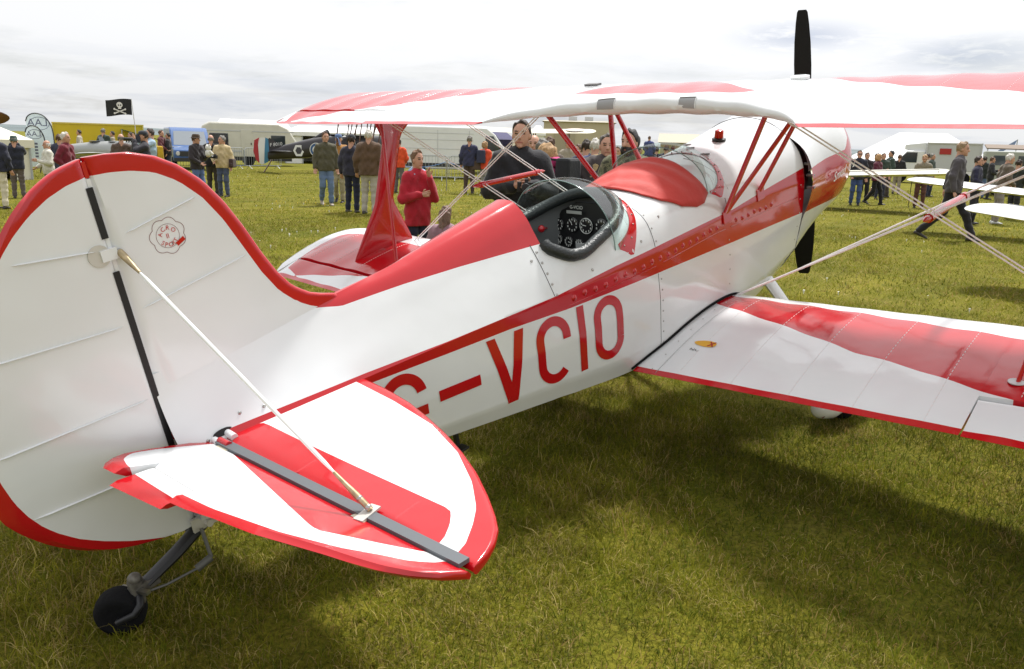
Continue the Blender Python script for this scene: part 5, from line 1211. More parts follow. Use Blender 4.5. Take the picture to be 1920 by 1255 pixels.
crowd([150, 196, 212, 246, 304, 316], 34, 44, 'distant visitor standing before the yellow trailer')
crowd([1066, 1085, 1158], 18, 26, 'distant visitor behind the red cabane struts')
shc = person(1217, 0, 0, 150, (60, 70, 120), (60, 60, 80), ('short', BRN), ('front', 'front'), 'small child in blue carried high above the crowd', None, dist=24, H=1.05, coarse=True); shc.location.z = .93
carry = person(1216, 0, 0, 160, (70, 66, 70), (60, 60, 66), ('short', DKB), ('face', 'face'), 'person carrying the small child on the shoulders', None, dist=24.05, H=1.72, coarse=True)

# ---- things people hold or wear on a strap
def handcam(o, p, rz, lab, long=.10):
    c = empty('camera_body', local(o, p), o.rotation_euler.z+rz); tag(c, lab, 'camera', 'cameras held by visitors')
    MB().box((0, 0, 0), (.07, .14, .095)).box((0, 0, .058), (.05, .06, .035)).build('housing', M_BLACK, c, None, .006)
    MB().lathe([(.034, 0), (.036, .03), (.04, long), (.036, long+.01)], 16, frame((.03, 0, 0), (1, 0, 0))).build('lens', M_BLACK, c, 40); return c
handcam(pe['camman'], (.36, .02, 1.26), 0, 'silver and black camera held by the black jacket', .08)
handcam(pe['beige'], (.25, -.10, 1.08), -.5, 'black camera hanging on the beige jacket')
handcam(pe['photo'], (.30, 0, 1.50), 0, 'long black camera lens aimed by the pale blue shirt', .30)
def bag(o, p, d, col, lab, nm='shoulder_bag', strap=None, cat='bag'):
    b = empty(nm, local(o, p), o.rotation_euler.z); tag(b, lab, cat)
    MB().box((0, 0, 0), d, 0, None, (.86, .92)).build('pouch', cloth(col), b, None, .03)
    MB().box((d[0]*.3, 0, -d[2]*.18), (d[0]*.55, d[1]*.7, d[2]*.4)).build('front_pocket' if nm == 'shoulder_bag' else 'pocket', cloth(col), b, None, .02)
    if strap: MB().tube(strap, .016, 6, True, .35).build('strap', cloth(col), b, 50)
    return b
bag(pe['bagman'], (-.04, -.24, .93), (.14, .32, .30), (78, 62, 52), 'brown shoulder bag hanging on the navy sweater', strap=[(0, 0, .14), (-.08, .10, .36), (-.06, .34, .56), (.06, .28, .5)])
bag(pe['beige'], (-.02, .27, .92), (.30, .13, .24), (62, 44, 40), 'dark brown bag at the side of the beige jacket', strap=[(0, 0, .1), (0, -.06, .4), (-.02, -.12, .56)])
bag(pe['orange'], (-.20, 0, 1.22), (.16, .30, .42), (44, 48, 74), 'navy backpack on the orange jacket', 'backpack', [(.02, .10, .2), (.22, .12, .2), (.26, .12, -.05)])
bag(pe['pink'], (-.10, -.02, 1.26), (.20, .32, .50), (34, 36, 40), 'black backpack on the magenta hooded top', 'backpack', [(.02, .12, .22), (.22, .14, .24), (.28, .14, -.05)])
bag(pe['photo'], (-.20, 0, 1.14), (.18, .30, .40), (196, 160, 40), 'yellow backpack on the pale blue shirt', 'backpack', [(.02, -.12, .2), (.2, -.14, .26), (.26, -.12, 0)])
bag(pe['camman'], (.06, -.30, .80), (.22, .20, .28), (64, 48, 82), 'purple camera bag at the hip of the black jacket')
bag(pe['bl2'], (-.2, 0, 1.2), (.16, .30, .42), (60, 76, 120), 'blue backpack on the white-haired visitor', 'backpack')
t = empty('teddy_bear', local(pe['hatman'], (.33, .05, 1.2))); tag(t, 'white fluffy toy bear held by the dark leather jacket', 'toy')
fur = mat('white_fur', (.75, .73, .68), .95, bump=(60, .9)); MB().sph((0, 0, 0), (.09, .09, .10), 14, 10).build('body', fur, t, 60); hd_ = MB().sph((0, 0, .14), .075, 14, 10).sph((0, .055, .20), .025).sph((0, -.055, .20), .025).build('head', fur, t, 60); MB().sph((.07, 0, .13), .018).build('nose', M_BLACK, hd_, 60)
for sy in (-1, 1): MB().tube([(0, sy*.07, .05), (.06, sy*.11, -.02)], [.035, .03], 8).build('arm', fur, t, 60)
w_ = empty('walking_stick', local(pe['stoop'], (.16, -.30, 0))); tag(w_, 'dark walking stick in the hand of the stooping visitor', 'stick')
MB().tube([(0, 0, 0), (.02, 0, .45), (.03, 0, .86)], .012, 8).build('shaft', M_BLACK, w_, 50); MB().tube([(.03, 0, .86), (.02, 0, .92), (-.03, 0, .94), (-.07, 0, .92)], .014, 8).build('handle', M_BLACK, w_, 50)
# ------------------------------------------------------------------ background: vehicles, tents, aircraft
def stand(name, px, dist, turn=0.0, z=0.0):
    """empty at the ground point of a photo column; local +x is picture-right, -y towards the camera"""
    p = at_dist(px, dist); p.z = z; return empty(name, p, face_cam(p)+PI/2+math.radians(turn))
def hpx(y, px, dist):
    """height in metres of photo row y at that column and distance"""
    d = pix_dir(px, y); return CAM[2]+d.z*dist/math.hypot(d.x, d.y)
V_WHITE = mat('van_white', (.74, .75, .75), .3, coat=.3, noise=(1.5, .04)); V_CREAM = mat('caravan_cream', (.62, .60, .52), .4, noise=(2, .05)); V_GLASS = mat('vehicle_glass', (.03, .04, .045), .06, coat=.6); V_DARK = mat('vehicle_dark', (.03, .03, .032), .6)
V_BLUE = mat('van_blue', (.045, .115, .30), .3, coat=.4); V_YEL = mat('trailer_yellow', (.62, .46, .012), .5, noise=(1.2, .05)); V_GREY = mat('light_grey_panel', (.50, .51, .52), .5); CANVAS = mat('tent_canvas', (.80, .80, .79), .75, noise=(.8, .05), bump=(2.5, .3)); CANV2 = mat('tent_canvas_cream', (.72, .69, .58), .75, noise=(.8, .05), bump=(2.5, .3))
GALV = mat('galvanised', (.42, .44, .46), .45, .5); TANB = mat('tan_cladding', (.46, .40, .27), .7, noise=(.5, .05)); ALU = mat('aluminium_trim', (.55, .55, .55), .35, .7)
def wheel(parent, x, y, r=.32, w=.2):
    t = MB().lathe([(r*.6, -w/2), (r*.93, -w/2), (r, -w*.3), (r, w*.3), (r*.93, w/2), (r*.6, w/2)], 20, frame((x, y, r), (0, 1, 0))).build('wheel', M_RUB, parent, 40)
    MB().lathe([(.04, -w*.45), (r*.58, -w*.40), (r*.6, w*.4), (.04, w*.45)], 16, frame((x, y, r), (0, 1, 0))).build('rim', ALU, t, 30); return t
def panel_body(parent, name, prof, w, m, bev=.06):
    """side outline (x, z) extruded across the width"""
    n = len(prof); vs = [(x, -w/2, z) for x, z in prof]+[(x, w/2, z) for x, z in prof]
    mb = MB(); mb.add(vs, [tuple(range(n)), tuple(range(2*n-1, n-1, -1))]+[(i, n+i, n+(i+1) % n, (i+1) % n) for i in range(n)]); return mb.build(name, m, parent, 30, bev)
# caravan
c = stand('caravan', 468, 52, 3); tag(c, 'cream touring caravan with a grey waist band behind steel barriers', 'caravan')
panel_body(c, 'body', [(-2.6, .45), (2.5, .45), (2.75, .9), (2.55, 1.5), (2.15, 2.15), (1.6, 2.42), (-2.2, 2.42), (-2.6, 2.2)], 2.1, V_CREAM, .10)
for x0, x1, z0, z1 in ((-2.2, -1.2, 1.15, 1.8), (1.15, 1.95, 1.15, 1.75)):
    w = MB().box(((x0+x1)/2, -1.065, (z0+z1)/2), (x1-x0, .03, z1-z0)).build('window', V_GLASS, c, None, .03); MB().box(((x0+x1)/2, -1.06, z0-.02), (x1-x0+.08, .05, .04)).build('window_frame', ALU, w)
d = MB().box((-.2, -1.062, 1.28), (.62, .03, 1.5)).build('door', V_CREAM, c, None, .01); MB().box((.04, -1.085, 1.25), (.05, .03, .12)).build('handle', V_DARK, d)
MB().box((-.05, -1.058, 1.95), (5.0, .02, .05)).build('trim_strip', V_GREY, c); MB().box((-.05, -1.058, .82), (5.2, .02, .10)).build('trim_strip', V_GREY, c); MB().box((0, -1.0, .40), (4.6, .06, .22)).build('skirt', V_DARK, c)
wheel(c, -.1, -.95); wheel(c, -.1, .95); MB().tube([(2.6, 0, .5), (3.5, 0, .5)], .05, 8).build('tow_bar', V_DARK, c)
# vans
def van_side(px, dist, lab, turn):
    c = stand('panel_van', px, dist, turn); tag(c, lab, 'van')
    panel_body(c, 'body', [(-2.75, .42), (2.55, .42), (2.8, .62), (2.78, 1.02), (2.30, 1.28), (1.75, 2.05), (1.35, 2.36), (-2.65, 2.36), (-2.75, 2.2)], 1.95, V_WHITE, .07)
    MB().add([(1.30, -.985, 1.30), (2.10, -.985, 1.30), (1.66, -.985, 1.98), (1.30, -.985, 1.98), (1.30, -.97, 1.30), (2.10, -.97, 1.30), (1.66, -.97, 1.98), (1.30, -.97, 1.98)], [(0, 1, 2, 3), (4, 7, 6, 5), (0, 4, 5, 1), (1, 5, 6, 2), (2, 6, 7, 3), (3, 7, 4, 0)]).build('window', V_GLASS, c)
    MB().add([(2.33, -.82, 1.33), (2.33, .82, 1.33), (1.80, .75, 2.04), (1.80, -.75, 2.04)], [(0, 1, 2, 3)]).build('windscreen', V_GLASS, c)
    for x in (-.9, .55): MB().box((x, -.982, 1.35), (.02, .012, 1.7)).build('door_seam', V_GREY, c)
    for z in (1.0, 1.35, 1.75, 2.05): MB().box((-.9, -.979, z), (3.3, .012, .02)).build('side_rib', V_GREY, c)
    MB().box((-.1, -.98, .62), (5.2, .03, .16)).build('rubbing_strip', V_DARK, c); MB().box((2.05, -1.06, 1.36), (.12, .16, .24)).build('mirror', V_DARK, c, None, .02)
    MB().box((2.76, -.7, .85), (.06, .3, .2)).build('headlight', V_GLASS, c); MB().box((2.76, .7, .85), (.06, .3, .2)).build('headlight', V_GLASS, c)
    for x in (-1.75, 1.85):
        for y in (-.88, .88): wheel(c, x, y, .34)
    return c
van_side(856, 40, 'white panel van parked behind the steel barriers', 2)
c = stand('blue_van', 352, 45, 6); tag(c, 'blue van facing the field with a wide windscreen', 'van')
vs_ = [(-2.2, .4), (-2.2, .95), (-1.3, 1.12), (-.75, 1.85), (-.4, 2.0), (2.4, 2.0), (2.4, .4)]
b = panel_body(c, 'body', vs_, 1.75, V_BLUE, .07)
parts = [b, MB().add([(-1.27, -.76, 1.17), (-1.27, .76, 1.17), (-.80, .70, 1.82), (-.80, -.70, 1.82)], [(0, 1, 2, 3)]).build('windscreen', mat('pale_windscreen', (.30, .33, .36), .1, coat=.5), c), MB().box((-2.22, 0, .78), (.06, 1.2, .22)).build('grille', V_DARK, c), MB().box((-2.26, 0, .50), (.14, 1.74, .16)).build('bumper', V_DARK, c)]
for y in (-.68, .68): parts += [MB().lathe([(.10, 0), (.09, .04)], 14, frame((-2.2, y, .78), (-1, 0, 0))).build('headlight', mat('lamp_glass', (.6, .6, .6), .1), c, 30), MB().box((-1.05, y*1.42, 1.25), (.08, .2, .22)).build('mirror', V_DARK, c)]
for x in (-1.5, 1.6):
    for y in (-.8, .8): wheel(c, x, y, .31)
c.rotation_euler.z += PI/2   # front towards the camera
# yellow trailer with a green awning
c = stand('yellow_trailer', 188, 48, 2); tag(c, 'large plain yellow box trailer', 'trailer')
zt = hpx(233, 188, 48); MB().box((0, 1.2, (zt+.75)/2), (4.1, 2.4, zt-.75)).build('box_body', V_YEL, c, None, .03); MB().box((0, 0, zt), (4.2, .08, .07)).build('top_rail', mat('rail_yellow', (.70, .56, .10), .5), c)
for x in (-2.06, 2.06): MB().box((x, -.02, (zt+.75)/2), (.06, .06, zt-.7)).build('corner_post', mat('rail_yellow', (.70, .56, .10), .5), c)
for x in (-1.3, .2, 1.2): wheel(c, x, .2, .4)
MB().box((0, .6, .66), (4.0, .5, .18)).build('chassis', V_DARK, c)
aw = stand('green_awning', 268, 47.2, 2); tag(aw, 'sloping dark green awning at the end of the yellow trailer', 'awning'); aw.location.z = 0
MB().add([(-.95, 0, hpx(243, 250, 47)), (.9, 0, 1.35), (.9, 1.6, 1.35), (-.95, 1.6, hpx(243, 250, 47))], [(0, 1, 2, 3)]).build('canopy', mat('awning_green', (.02, .075, .04), .8), aw); aw.children[0].modifiers.new('s', 'SOLIDIFY').thickness = .03
for y in (0.02, 1.58): MB().tube([(.88, y, 0), (.88, y, 1.36)], .025, 6).build('pole', GALV, aw); MB().tube([(-.93, y, 0), (-.93, y, hpx(243, 250, 47))], .025, 6).build('pole', GALV, aw)
# steel crowd barriers
def barrier(name, p, rz, lab, grp):
    b = empty(name, p, rz); tag(b, lab, 'barrier', grp)
    MB().tube([(-1.1, 0, .18), (-1.1, 0, .98), (-1.0, 0, 1.08), (1.0, 0, 1.08), (1.1, 0, .98), (1.1, 0, .18), (-1.1, 0, .18)], .020, 6).build('frame', GALV, b, 50)
    for x in np.linspace(-1.0, 1.0, 15): MB().tube([(x, 0, .18), (x, 0, 1.08)], .008, 5).build('bar', GALV, b)
    for x in (-.85, .85): MB().tube([(x, -.25, .02), (x, 0, .18), (x, .25, .02)], .016, 5).build('foot', GALV, b)
    return b
b0 = None
def barrier_row(px0, px1, d0, d1, lab, grp):
    global b0
    A, B = at_dist(px0, d0), at_dist(px1, d1); L = (B-A).length; n = max(1, int(L/2.26)); dv = (B-A)/L; rz = math.atan2(dv.y, dv.x)
    for i in range(n):
        p = A+dv*(1.13+i*2.26)
        if b0 is None: b0 = barrier('crowd_barrier', p, rz, lab, grp)
        else: k = copy_tree(b0); k.location = p; k.rotation_euler.z = rz; k['label'] = lab; k['group'] = grp
barrier_row(300, 545, 43, 47, 'grey steel crowd barrier in front of the caravan and blue van', 'barriers along the caravans')
barrier_row(742, 965, 36.5, 36.5, 'grey steel crowd barrier in front of the white panel van', 'barriers along the white van')
# tents
def marquee(name, px0, px1, dist, yeave, yridge, lab, m, depth=8, open_front=False, hip=.28, bays=4):
    A, B = at_dist(px0, dist), at_dist(px1, dist); w = (B-A).length; mid = (px0+px1)/2; c = stand(name, mid, dist); tag(c, lab, 'tent'); ze = hpx(yeave, mid, dist); zr = hpx(yridge, mid, dist+depth/2)
    x0, x1 = -w/2, w/2; h = hip*w
    MB().add([(x0-.15, -.15, ze), (x1+.15, -.15, ze), (x1+.15, depth+.15, ze), (x0-.15, depth+.15, ze), (x0+h, depth/2, zr), (x1-h, depth/2, zr)], [(0, 1, 5, 4), (1, 2, 5), (2, 3, 4, 5), (3, 0, 4)]).build('roof', m, c)
    MB().box((0, -.16, ze-.12), (w+.3, .02, .26)).build('valance', m, c)
    for i in range(bays+1):
        x = x0+w*i/bays; MB().tube([(x, -.05, 0), (x, -.05, ze)], .04, 6).build('post', GALV, c)
        if i < bays and not (open_front and i % 3 == 1): MB().box((x+w/bays/2, 0, ze/2), (w/bays-.06, .03, ze)).build('wall_panel', m, c)
    MB().box((0, depth, ze/2), (w, .03, ze)).build('wall_panel', m, c)
    for x in (x0, x1): MB().box((x, depth/2, ze/2), (.03, depth, ze)).build('wall_panel', m, c)
    return c
marquee('marquee', 405, 548, 72, 245, 225, 'white marquee roof rising behind the caravan', CANVAS, 9, False, .05)
marquee('exhibitor_tent', 536, 760, 58, 250, 238, 'white open-fronted tent behind the dark biplane', CANVAS, 6, True, .1, 7)
marquee('gazebo', -60, 56, 33, 262, 238, 'cream gazebo tent behind the green bucket hat', CANV2, 4, True, .45, 3)
marquee('large_marquee', 1575, 1880, 88, 322-14, 250, 'large white marquee behind the box truck', CANVAS, 14, False, .34, 8)
marquee('peaked_tent', 770, 822, 66, 250, 232, 'grey peaked tent top behind the white panel van', mat('tent_grey', (.30, .30, .31), .8), 5, False, .49, 2)
marquee('purple_tent', 902, 962, 47, 262, 248, 'dark purple tent beside the white panel van', mat('tent_purple', (.045, .04, .11), .8), 4, False, .2, 2)
# hangar and hut
def shed(name, px0, px1, dist, yeave, yridge, lab, depth, vents):
    A, B = at_dist(px0, dist), at_dist(px1, dist); w = (B-A).length; c = stand(name, (px0+px1)/2, dist); tag(c, lab, 'building'); ze = hpx(yeave, (px0+px1)/2, dist); zr = hpx(yridge, (px0+px1)/2, dist)
    MB().box((0, depth/2, ze/2), (w, depth, ze)).build('wall', TANB, c)
    MB().add([(-w/2-.3, -.3, ze+.01), (w/2+.3, -.3, ze+.01), (w/2+.3, depth+.3, ze+.01), (-w/2-.3, depth+.3, ze+.01), (-w/2-.3, depth/2, zr), (w/2+.3, depth/2, zr)], [(0, 1, 5, 4), (1, 2, 5), (2, 3, 4, 5), (3, 0, 4)]).build('roof', mat('roof_tan', (.40, .36, .27), .7), c)
    for x in vents: MB().box((x*w, depth/2, zr+.25), (1.2, 1.2, .6)).build('roof_vent', V_GREY, c)
    MB().box((-w*.2, -.04, ze*.35), (w*.3, .06, ze*.7)).build('door', mat('door_tan', (.36, .31, .21), .6), c)
shed('hangar', 1018, 1150, 112, 229, 222, 'tan metal hangar with roof vents beyond the crowd', 22, (-.1, .15))
shed('hut', 1238, 1306, 92, 268, 250, 'low tan hut with pitched roof beyond the front windscreen', 8, ())
marquee('small_white_tent', 996, 1020, 90, 250, 236, 'small white tent beside the tan hangar', CANVAS, 4, False, .3, 1)
# box truck
c = stand('box_truck', 1762, 57, 0); tag(c, 'white box truck with grey cargo body in front of the large marquee', 'truck')
zt = hpx(268, 1780, 57); MB().box((.8, 1.1, (zt+.8)/2), (2.9, 2.2, zt-.8)).build('cargo_box', V_GREY, c, None, .04)
for x in (-.65, 2.25): MB().box((x, -.02, (zt+.8)/2), (.07, .06, zt-.8)).build('edge_trim', ALU, c)
MB().box((.8, -.02, zt-.04), (2.9, .06, .07)).build('edge_trim', ALU, c)
s_ = MB().box((.35, -.03, 1.95), (.62, .03, .34)).build('side_sign', mat('sign_red', (.38, .02, .015), .5), c)
MB().add([(-.7, .25, zt), (-.7, 1.95, zt), (-1.9, 1.8, zt-.15), (-1.9, .4, zt-.15), (-.7, .25, zt-.7), (-.7, 1.95, zt-.7), (-1.9, 1.8, zt-.45), (-1.9, .4, zt-.45)], [(0, 1, 2, 3), (7, 6, 5, 4), (0, 3, 7, 4), (1, 5, 6, 2), (3, 2, 6, 7), (0, 4, 5, 1)]).build('luton_peak', V_WHITE, c, None, .05)
cb = panel_body(c, 'cab', [(-2.75, .45), (-2.75, 1.0), (-2.35, 1.2), (-1.75, 1.95), (-.72, 1.95), (-.72, .45)], 1.9, V_WHITE, .06); cb.location = (0, 1.05, 0)
k = MB().add([(-2.28, .08, 1.25), (-1.15, .08, 1.25), (-1.15, .08, 1.85), (-1.75, .08, 1.85)], [(0, 1, 2, 3)]).build('window', V_GLASS, c)
for x in (-2.0, 1.5): wheel(c, x, .25, .36); wheel(c, x, 1.9, .36)
# grey-green van at the right edge with an awning
c = stand('field_van', 1905, 44, 4); tag(c, 'pale grey-green boxy van under a brown awning at the marquee', 'van')
panel_body(c, 'body', [(-1.2, .45), (2.6, .45), (2.6, 1.1), (2.0, 1.2), (1.75, 1.95), (-1.2, 1.95)], 1.8, mat('van_greygreen', (.36, .38, .33), .5), .05)
for x in (-.5, .45, 1.25): MB().box((x, -.905, 1.55), (.7, .02, .42)).build('window', V_GLASS, c, None, .02)
for x in (-.5, 1.9): wheel(c, x, -.8, .36); wheel(c, x, .8, .36)
aw = stand('brown_awning', 1898, 47, 4); tag(aw, 'brown awning roof above the grey-green van', 'awning'); z1 = hpx(279, 1898, 47)
MB().add([(-1.1, -1, z1), (2.8, -1, z1-.05), (2.8, 1.5, z1+.2), (-1.1, 1.5, z1+.2)], [(0, 1, 2, 3)]).build('canopy', mat('awning_brown', (.20, .15, .11), .8), aw); aw.children[0].modifiers.new('s', 'SOLIDIFY').thickness = .05
for x in (-1.05, 2.75): MB().tube([(x, -.95, 0), (x, -.95, z1)], .03, 6).build('pole', GALV, aw)
MB().box((.5, -.98, z1-.3), (1.6, .02, .3)).build('sign_board', mat('sign_red', (.38, .02, .015), .5), aw)
# feather banners
def banner(px, dist, ytop, lab, wd):
    c = stand('feather_banner', px, dist, 5); tag(c, lab, 'banner', None); h = hpx(ytop, px, dist); R = wd/2
    # pole along the right edge, bowed over the top to the left
    path = [(R, 0, 0), (R, 0, h*.35), (R*.95, 0, h*.7), (R*.75, 0, h*.86), (R*.3, 0, h*.97), (-R*.3, 0, h), (-R*.8, 0, h*.955), (-R, 0, h*.87)]
    cp = crom(path, 40); MB().tube([tuple(p) for p in cp], .022, 6).build('pole', V_DARK, c, 60)
    top = [p for p in cp if p[2] > h*.22]; n = len(top); vs = []; fs = []
    for p in top: vs += [(p[0], .0, p[2])]
    edge_ = [(-R*.98, -.01+.02*math.sin(t*9), h*.87-(h*.65)*t) for t in np.linspace(0, 1, 12)]
    poly = vs+[e for e in edge_]; poly = [(x, y, z) for x, y, z in poly]
    sail = MB().add([(x, -.004, z) for x, y, z in poly]+[(x, .008, z) for x, y, z in poly], [tuple(range(len(poly))), tuple(range(2*len(poly)-1, len(poly)-1, -1))]).build('sail', mat('banner_cloth', (.62, .72, .78), .7), c)
    tx = script('LAA', wd*.42, (R*.62, .012, h*.80), (-1, 0, 0), (0, 0, 1), mat('banner_ink', (.12, .13, .2), .6), sail, 'banner_lettering', .004)
    tx2 = script('AAL', wd*.0001, (0, 0, 0), (1, 0, 0), (0, 0, 1), V_DARK, sail, 'banner_rule', 0); bpy.data.objects.remove(tx2)
    script('LAA', wd*.42, (R*.62, -.008, h*.80), (-1, 0, 0), (0, 0, 1), mat('banner_ink', (.12, .13, .2), .6), sail, 'banner_lettering', 0)
    m = MB(); m.tube([(math.cos(a)*wd*.36, -.008, h*.84+math.sin(a)*wd*.26) for a in np.linspace(0, 2*PI, 30)], .008, 4, False); m.build('banner_ring', mat('banner_ink', (.12, .13, .2), .6), sail)
    for k in range(5): MB().box((0, -.009, h*(.66-.06*k)), (wd*.16, .004, h*.035)).build('banner_mark', mat('banner_ink', (.12, .13, .2), .6), sail)
banner(78, 36, 213, 'tall pale blue feather banner with letters beside the gazebo', .88); banner(68, 34, 236, 'short pale blue feather banner with letters beside the tall one', .60)
# skull flag
fp = stand('skull_flag', 256, 44, 0); tag(fp, 'black skull and crossbones flag flying from a thin pole', 'flag'); zt = hpx(186, 256, 44)
MB().tube([(.03, 0, 0), (0, 0, zt*.6), (-.08, 0, zt)], [.03, .024, .015], 6).build('pole', mat('pole_pale', (.6, .58, .56), .5), fp, 60)
nx = 16; vs = []; fh, fwid = .72, 1.10
for i in range(nx+1):
    t = i/nx; y = .07*math.sin(t*8)*t; sag = .05*math.sin(t*5)-.02*t
    for z in np.linspace(0, 1, 9): vs.append((-.085-t*fwid, y, zt-.02-fh*(1-z)*(1-.05*t)+sag*.6-.10*t*(1-.5*z)))
fl = pyd('flag_cloth', vs, [(i*9+j, i*9+j+1, (i+1)*9+j+1, (i+1)*9+j) for i in range(nx) for j in range(8)], mat('flag_black', (.018, .018, .020), .8), fp, True)
cx_, cz_ = -.60, zt-.42; fwh = mat('flag_white', (.72, .70, .68), .8)
MB().lathe([(.001, 0), (.13, .001), (.13, .002), (.001, .003)], 20, frame((cx_, -.085, cz_+.12), (0, -1, 0))).box((cx_, -.086, cz_-.015), (.13, .004, .10)).build('skull', fwh, fl)
for a in (.40, -.40): MB().box((cx_, -.082, cz_-.17), (.50, .004, .05), 0, Matrix.Rotation(a, 3, 'Y')).build('bone', fwh, fl)
for x in (-.045, .045): MB().sph((cx_+x, -.09, cz_+.11), (.032, .004, .034)).build('eye_hole', mat('flag_black', (.018, .018, .020), .8), fl)
for a in (.40, -.40):
    for e in (-1, 1): MB().sph((cx_+e*.25*math.cos(a), -.083, cz_-.17-e*.25*math.sin(a)), (.04, .004, .045)).build('bone_end', fwh, fl)
fp2 = stand('small_flag', 1906, 58, 0); tag(fp2, 'small blue and white flag on a pole beside the brown awning', 'flag'); zt = hpx(262, 1912, 58)
MB().tube([(0, 0, 0), (0, 0, zt)], .03, 6).build('pole', GALV, fp2); MB().add([(0, 0, zt), (-.1, 0, zt-.3), (-1.0, .1, zt-.95), (-.9, .1, zt-.65)], [(0, 1, 2, 3)]).build('flag_cloth', mat('flag_blue', (.20, .27, .45), .8), fp2); fp2.children[1].modifiers.new('s', 'SOLIDIFY').thickness = .015
# rope line with stakes
rp = [ground(488, 330), at_dist(720, 31), at_dist(838, 29), at_dist(960, 31)]
for i, p in enumerate(rp[1:]):
    s_ = MB().tube([(0, 0, 0), (0, 0, 1.05)], .018, 6).sph((0, 0, 1.05), .03).build('marker_stake', M_STEEL); s_.location = p; tag(s_, 'thin metal stake holding the blue rope', 'stake', 'stakes of the rope line')
pts = []
for a, b in zip(rp[1:-1], rp[2:]):
    for t in np.linspace(0, 1, 10): q = a.lerp(b, t); pts.append((q.x, q.y, 1.0-.25*4*t*(1-t)))
o = MB().tube(pts, .012, 5).build('barrier_rope', mat('rope_blue', (.12, .25, .55), .7)); tag(o, 'blue rope strung between thin metal stakes on the field', 'rope')
# hills on the horizon
hv = []; hf = []; N = 90
for i in range(N+1):
    a = YAW+1.2-2.4*i/N; r = 2600; h = 5+7*max(0, math.sin(i*.23+1))+4*math.sin(i*.61)**2+8*max(0, 1-abs(i-22)/18)
    for rr, z in ((r-700, -1), (r, h), (r+600, -1)): hv.append((CAM[0]+math.cos(a)*rr, CAM[1]+math.sin(a)*rr, z))
for i in range(N):
    for k in (0, 1): hf.append((i*3+k, i*3+k+1, (i+1)*3+k+1, (i+1)*3+k))
hl = pyd('hills', hv, hf, mat('far_hills', (.12, .15, .15), .95, noise=(.004, .25)), None, True); tag(hl, None, None, None, 'structure')
# ------------------------------------------------------------------ other aircraft on the field
def wing_plate(mb, root, tip, chord, cdir, t=.09, n=9, taper=1.0):
    """rounded-tip wing from root to tip; cdir points to the leading edge"""
    root, tip, cdir = Vector(root), Vector(tip), Vector(cdir).normalized(); sp = (tip-root); up = cdir.cross(sp).normalized()
    if up.z < 0: up = -up
    rings = []
    for s in list(np.linspace(0, .9, 8))+[.94, .97, .99, 1.0]:
        ch = chord*(1-(1-taper)*s)*(math.sqrt(max(.02, 1-((s-.88)/.12)**2)) if s > .88 else 1); p = root+sp*s; rg = []
        for k in range(18):
            a = 2*PI*k/18; x = math.cos(a)*.5; y = math.sin(a)*.5*t*(1.0 if math.sin(a) > 0 else .5)*(1 if x > -.1 else max(.15, 1+x*1.6)); rg.append(p+cdir*(x*ch)+up*(y*ch*1.2))
        rings.append(rg)
    v, f = loft(rings, True, True, True); mb.add(v, f); return mb
def disc(p, nrm, r, cols, parent, nm='roundel'):
    """concentric painted rings"""
    for i, (k, m) in enumerate(cols):
        F = frame(Vector(p)+Vector(nrm).normalized()*.004*(i+1), nrm)
        o = MB().lathe([(r*k, 0), (r*k, .002)], 28, F).build(nm if i == 0 else 'roundel_ring', m, parent if i == 0 else o0)
        if i == 0: o0 = o
    return o0
D_PC = mat('doped_dark', (.022, .018, .022), .35, coat=.3); D_LIN = mat('doped_linen', (.62, .58, .45), .5); R_BLUE = mat('roundel_blue', (.03, .09, .22), .5); R_WHITE = mat('roundel_white', (.72, .72, .70), .5); R_RED = mat('roundel_red', (.38, .02, .03), .5); WOODM = mat('varnished_wood', (.13, .05, .022), .3, coat=.5, noise=(6, .2)); D_STEELB = mat('fin_blue', (.05, .20, .34), .5)
# dark fighter biplane seen from its port quarter: tail to the left, nose to the right and away
c = empty('dark_vintage_biplane', ground(489, 324)); c.rotation_euler.z = face_cam(c.location)+PI/2+math.radians(14); tag(c, 'dark vintage fighter biplane with red, white and blue rudder parked beyond the crowd', 'aircraft')
rings = []
for x, w, z0, z1 in ((.35, .06, .62, .98), (1.2, .26, .66, 1.32), (2.2, .42, .72, 1.58), (3.1, .52, .80, 1.80), (3.6, .56, .84, 1.86), (4.4, .58, .90, 1.86), (5.2, .58, .98, 1.88), (6.0, .52, 1.10, 1.86), (6.1, .35, 1.2, 1.75)):
    cz = (z0+z1)/2; h = (z1-z0)/2; rings.append([(x, math.copysign(abs(math.cos(a))**.7, math.cos(a))*w/1.6, cz+math.copysign(abs(math.sin(a))**.75, math.sin(a))*h) for a in np.linspace(0, 2*PI, 21)[:-1]])
v, f = loft(rings, True, True, True); fz = pyd('fuselage', v, f, D_PC, c, True, 50)
ok = lambda pts, m, nm, par, y=-.02, t=.04: MB().prism(pts, t, Matrix(((1, 0, 0, 0), (0, 0, 1, y), (0, 1, 0, 0), (0, 0, 0, 1)))).build(nm, m, par)
ok([(-.05, .45), (.05, .38), (.18, .42), (.22, 1.05), (.28, 1.62), (.02, 1.60), (-.08, 1.3)], R_WHITE, 'rudder', c, -.025, .05)
ok([(.17, .42), (.36, .50), (.42, 1.05), (.40, 1.58), (.27, 1.63), (.21, 1.05)], D_STEELB, 'rudder_blue_stripe', c, -.03, .06); ok([(-.09, 1.3), (-.05, .45), (-.20, .6), (-.30, 1.0), (-.24, 1.5), (-.02, 1.62)], R_RED, 'rudder_red_stripe', c, -.03, .06)
ok([(.38, .9), (1.35, 1.18), (.95, 1.30), (.62, 1.55), (.45, 1.62), (.40, 1.55)], D_PC, 'fin', c, -.02, .04)
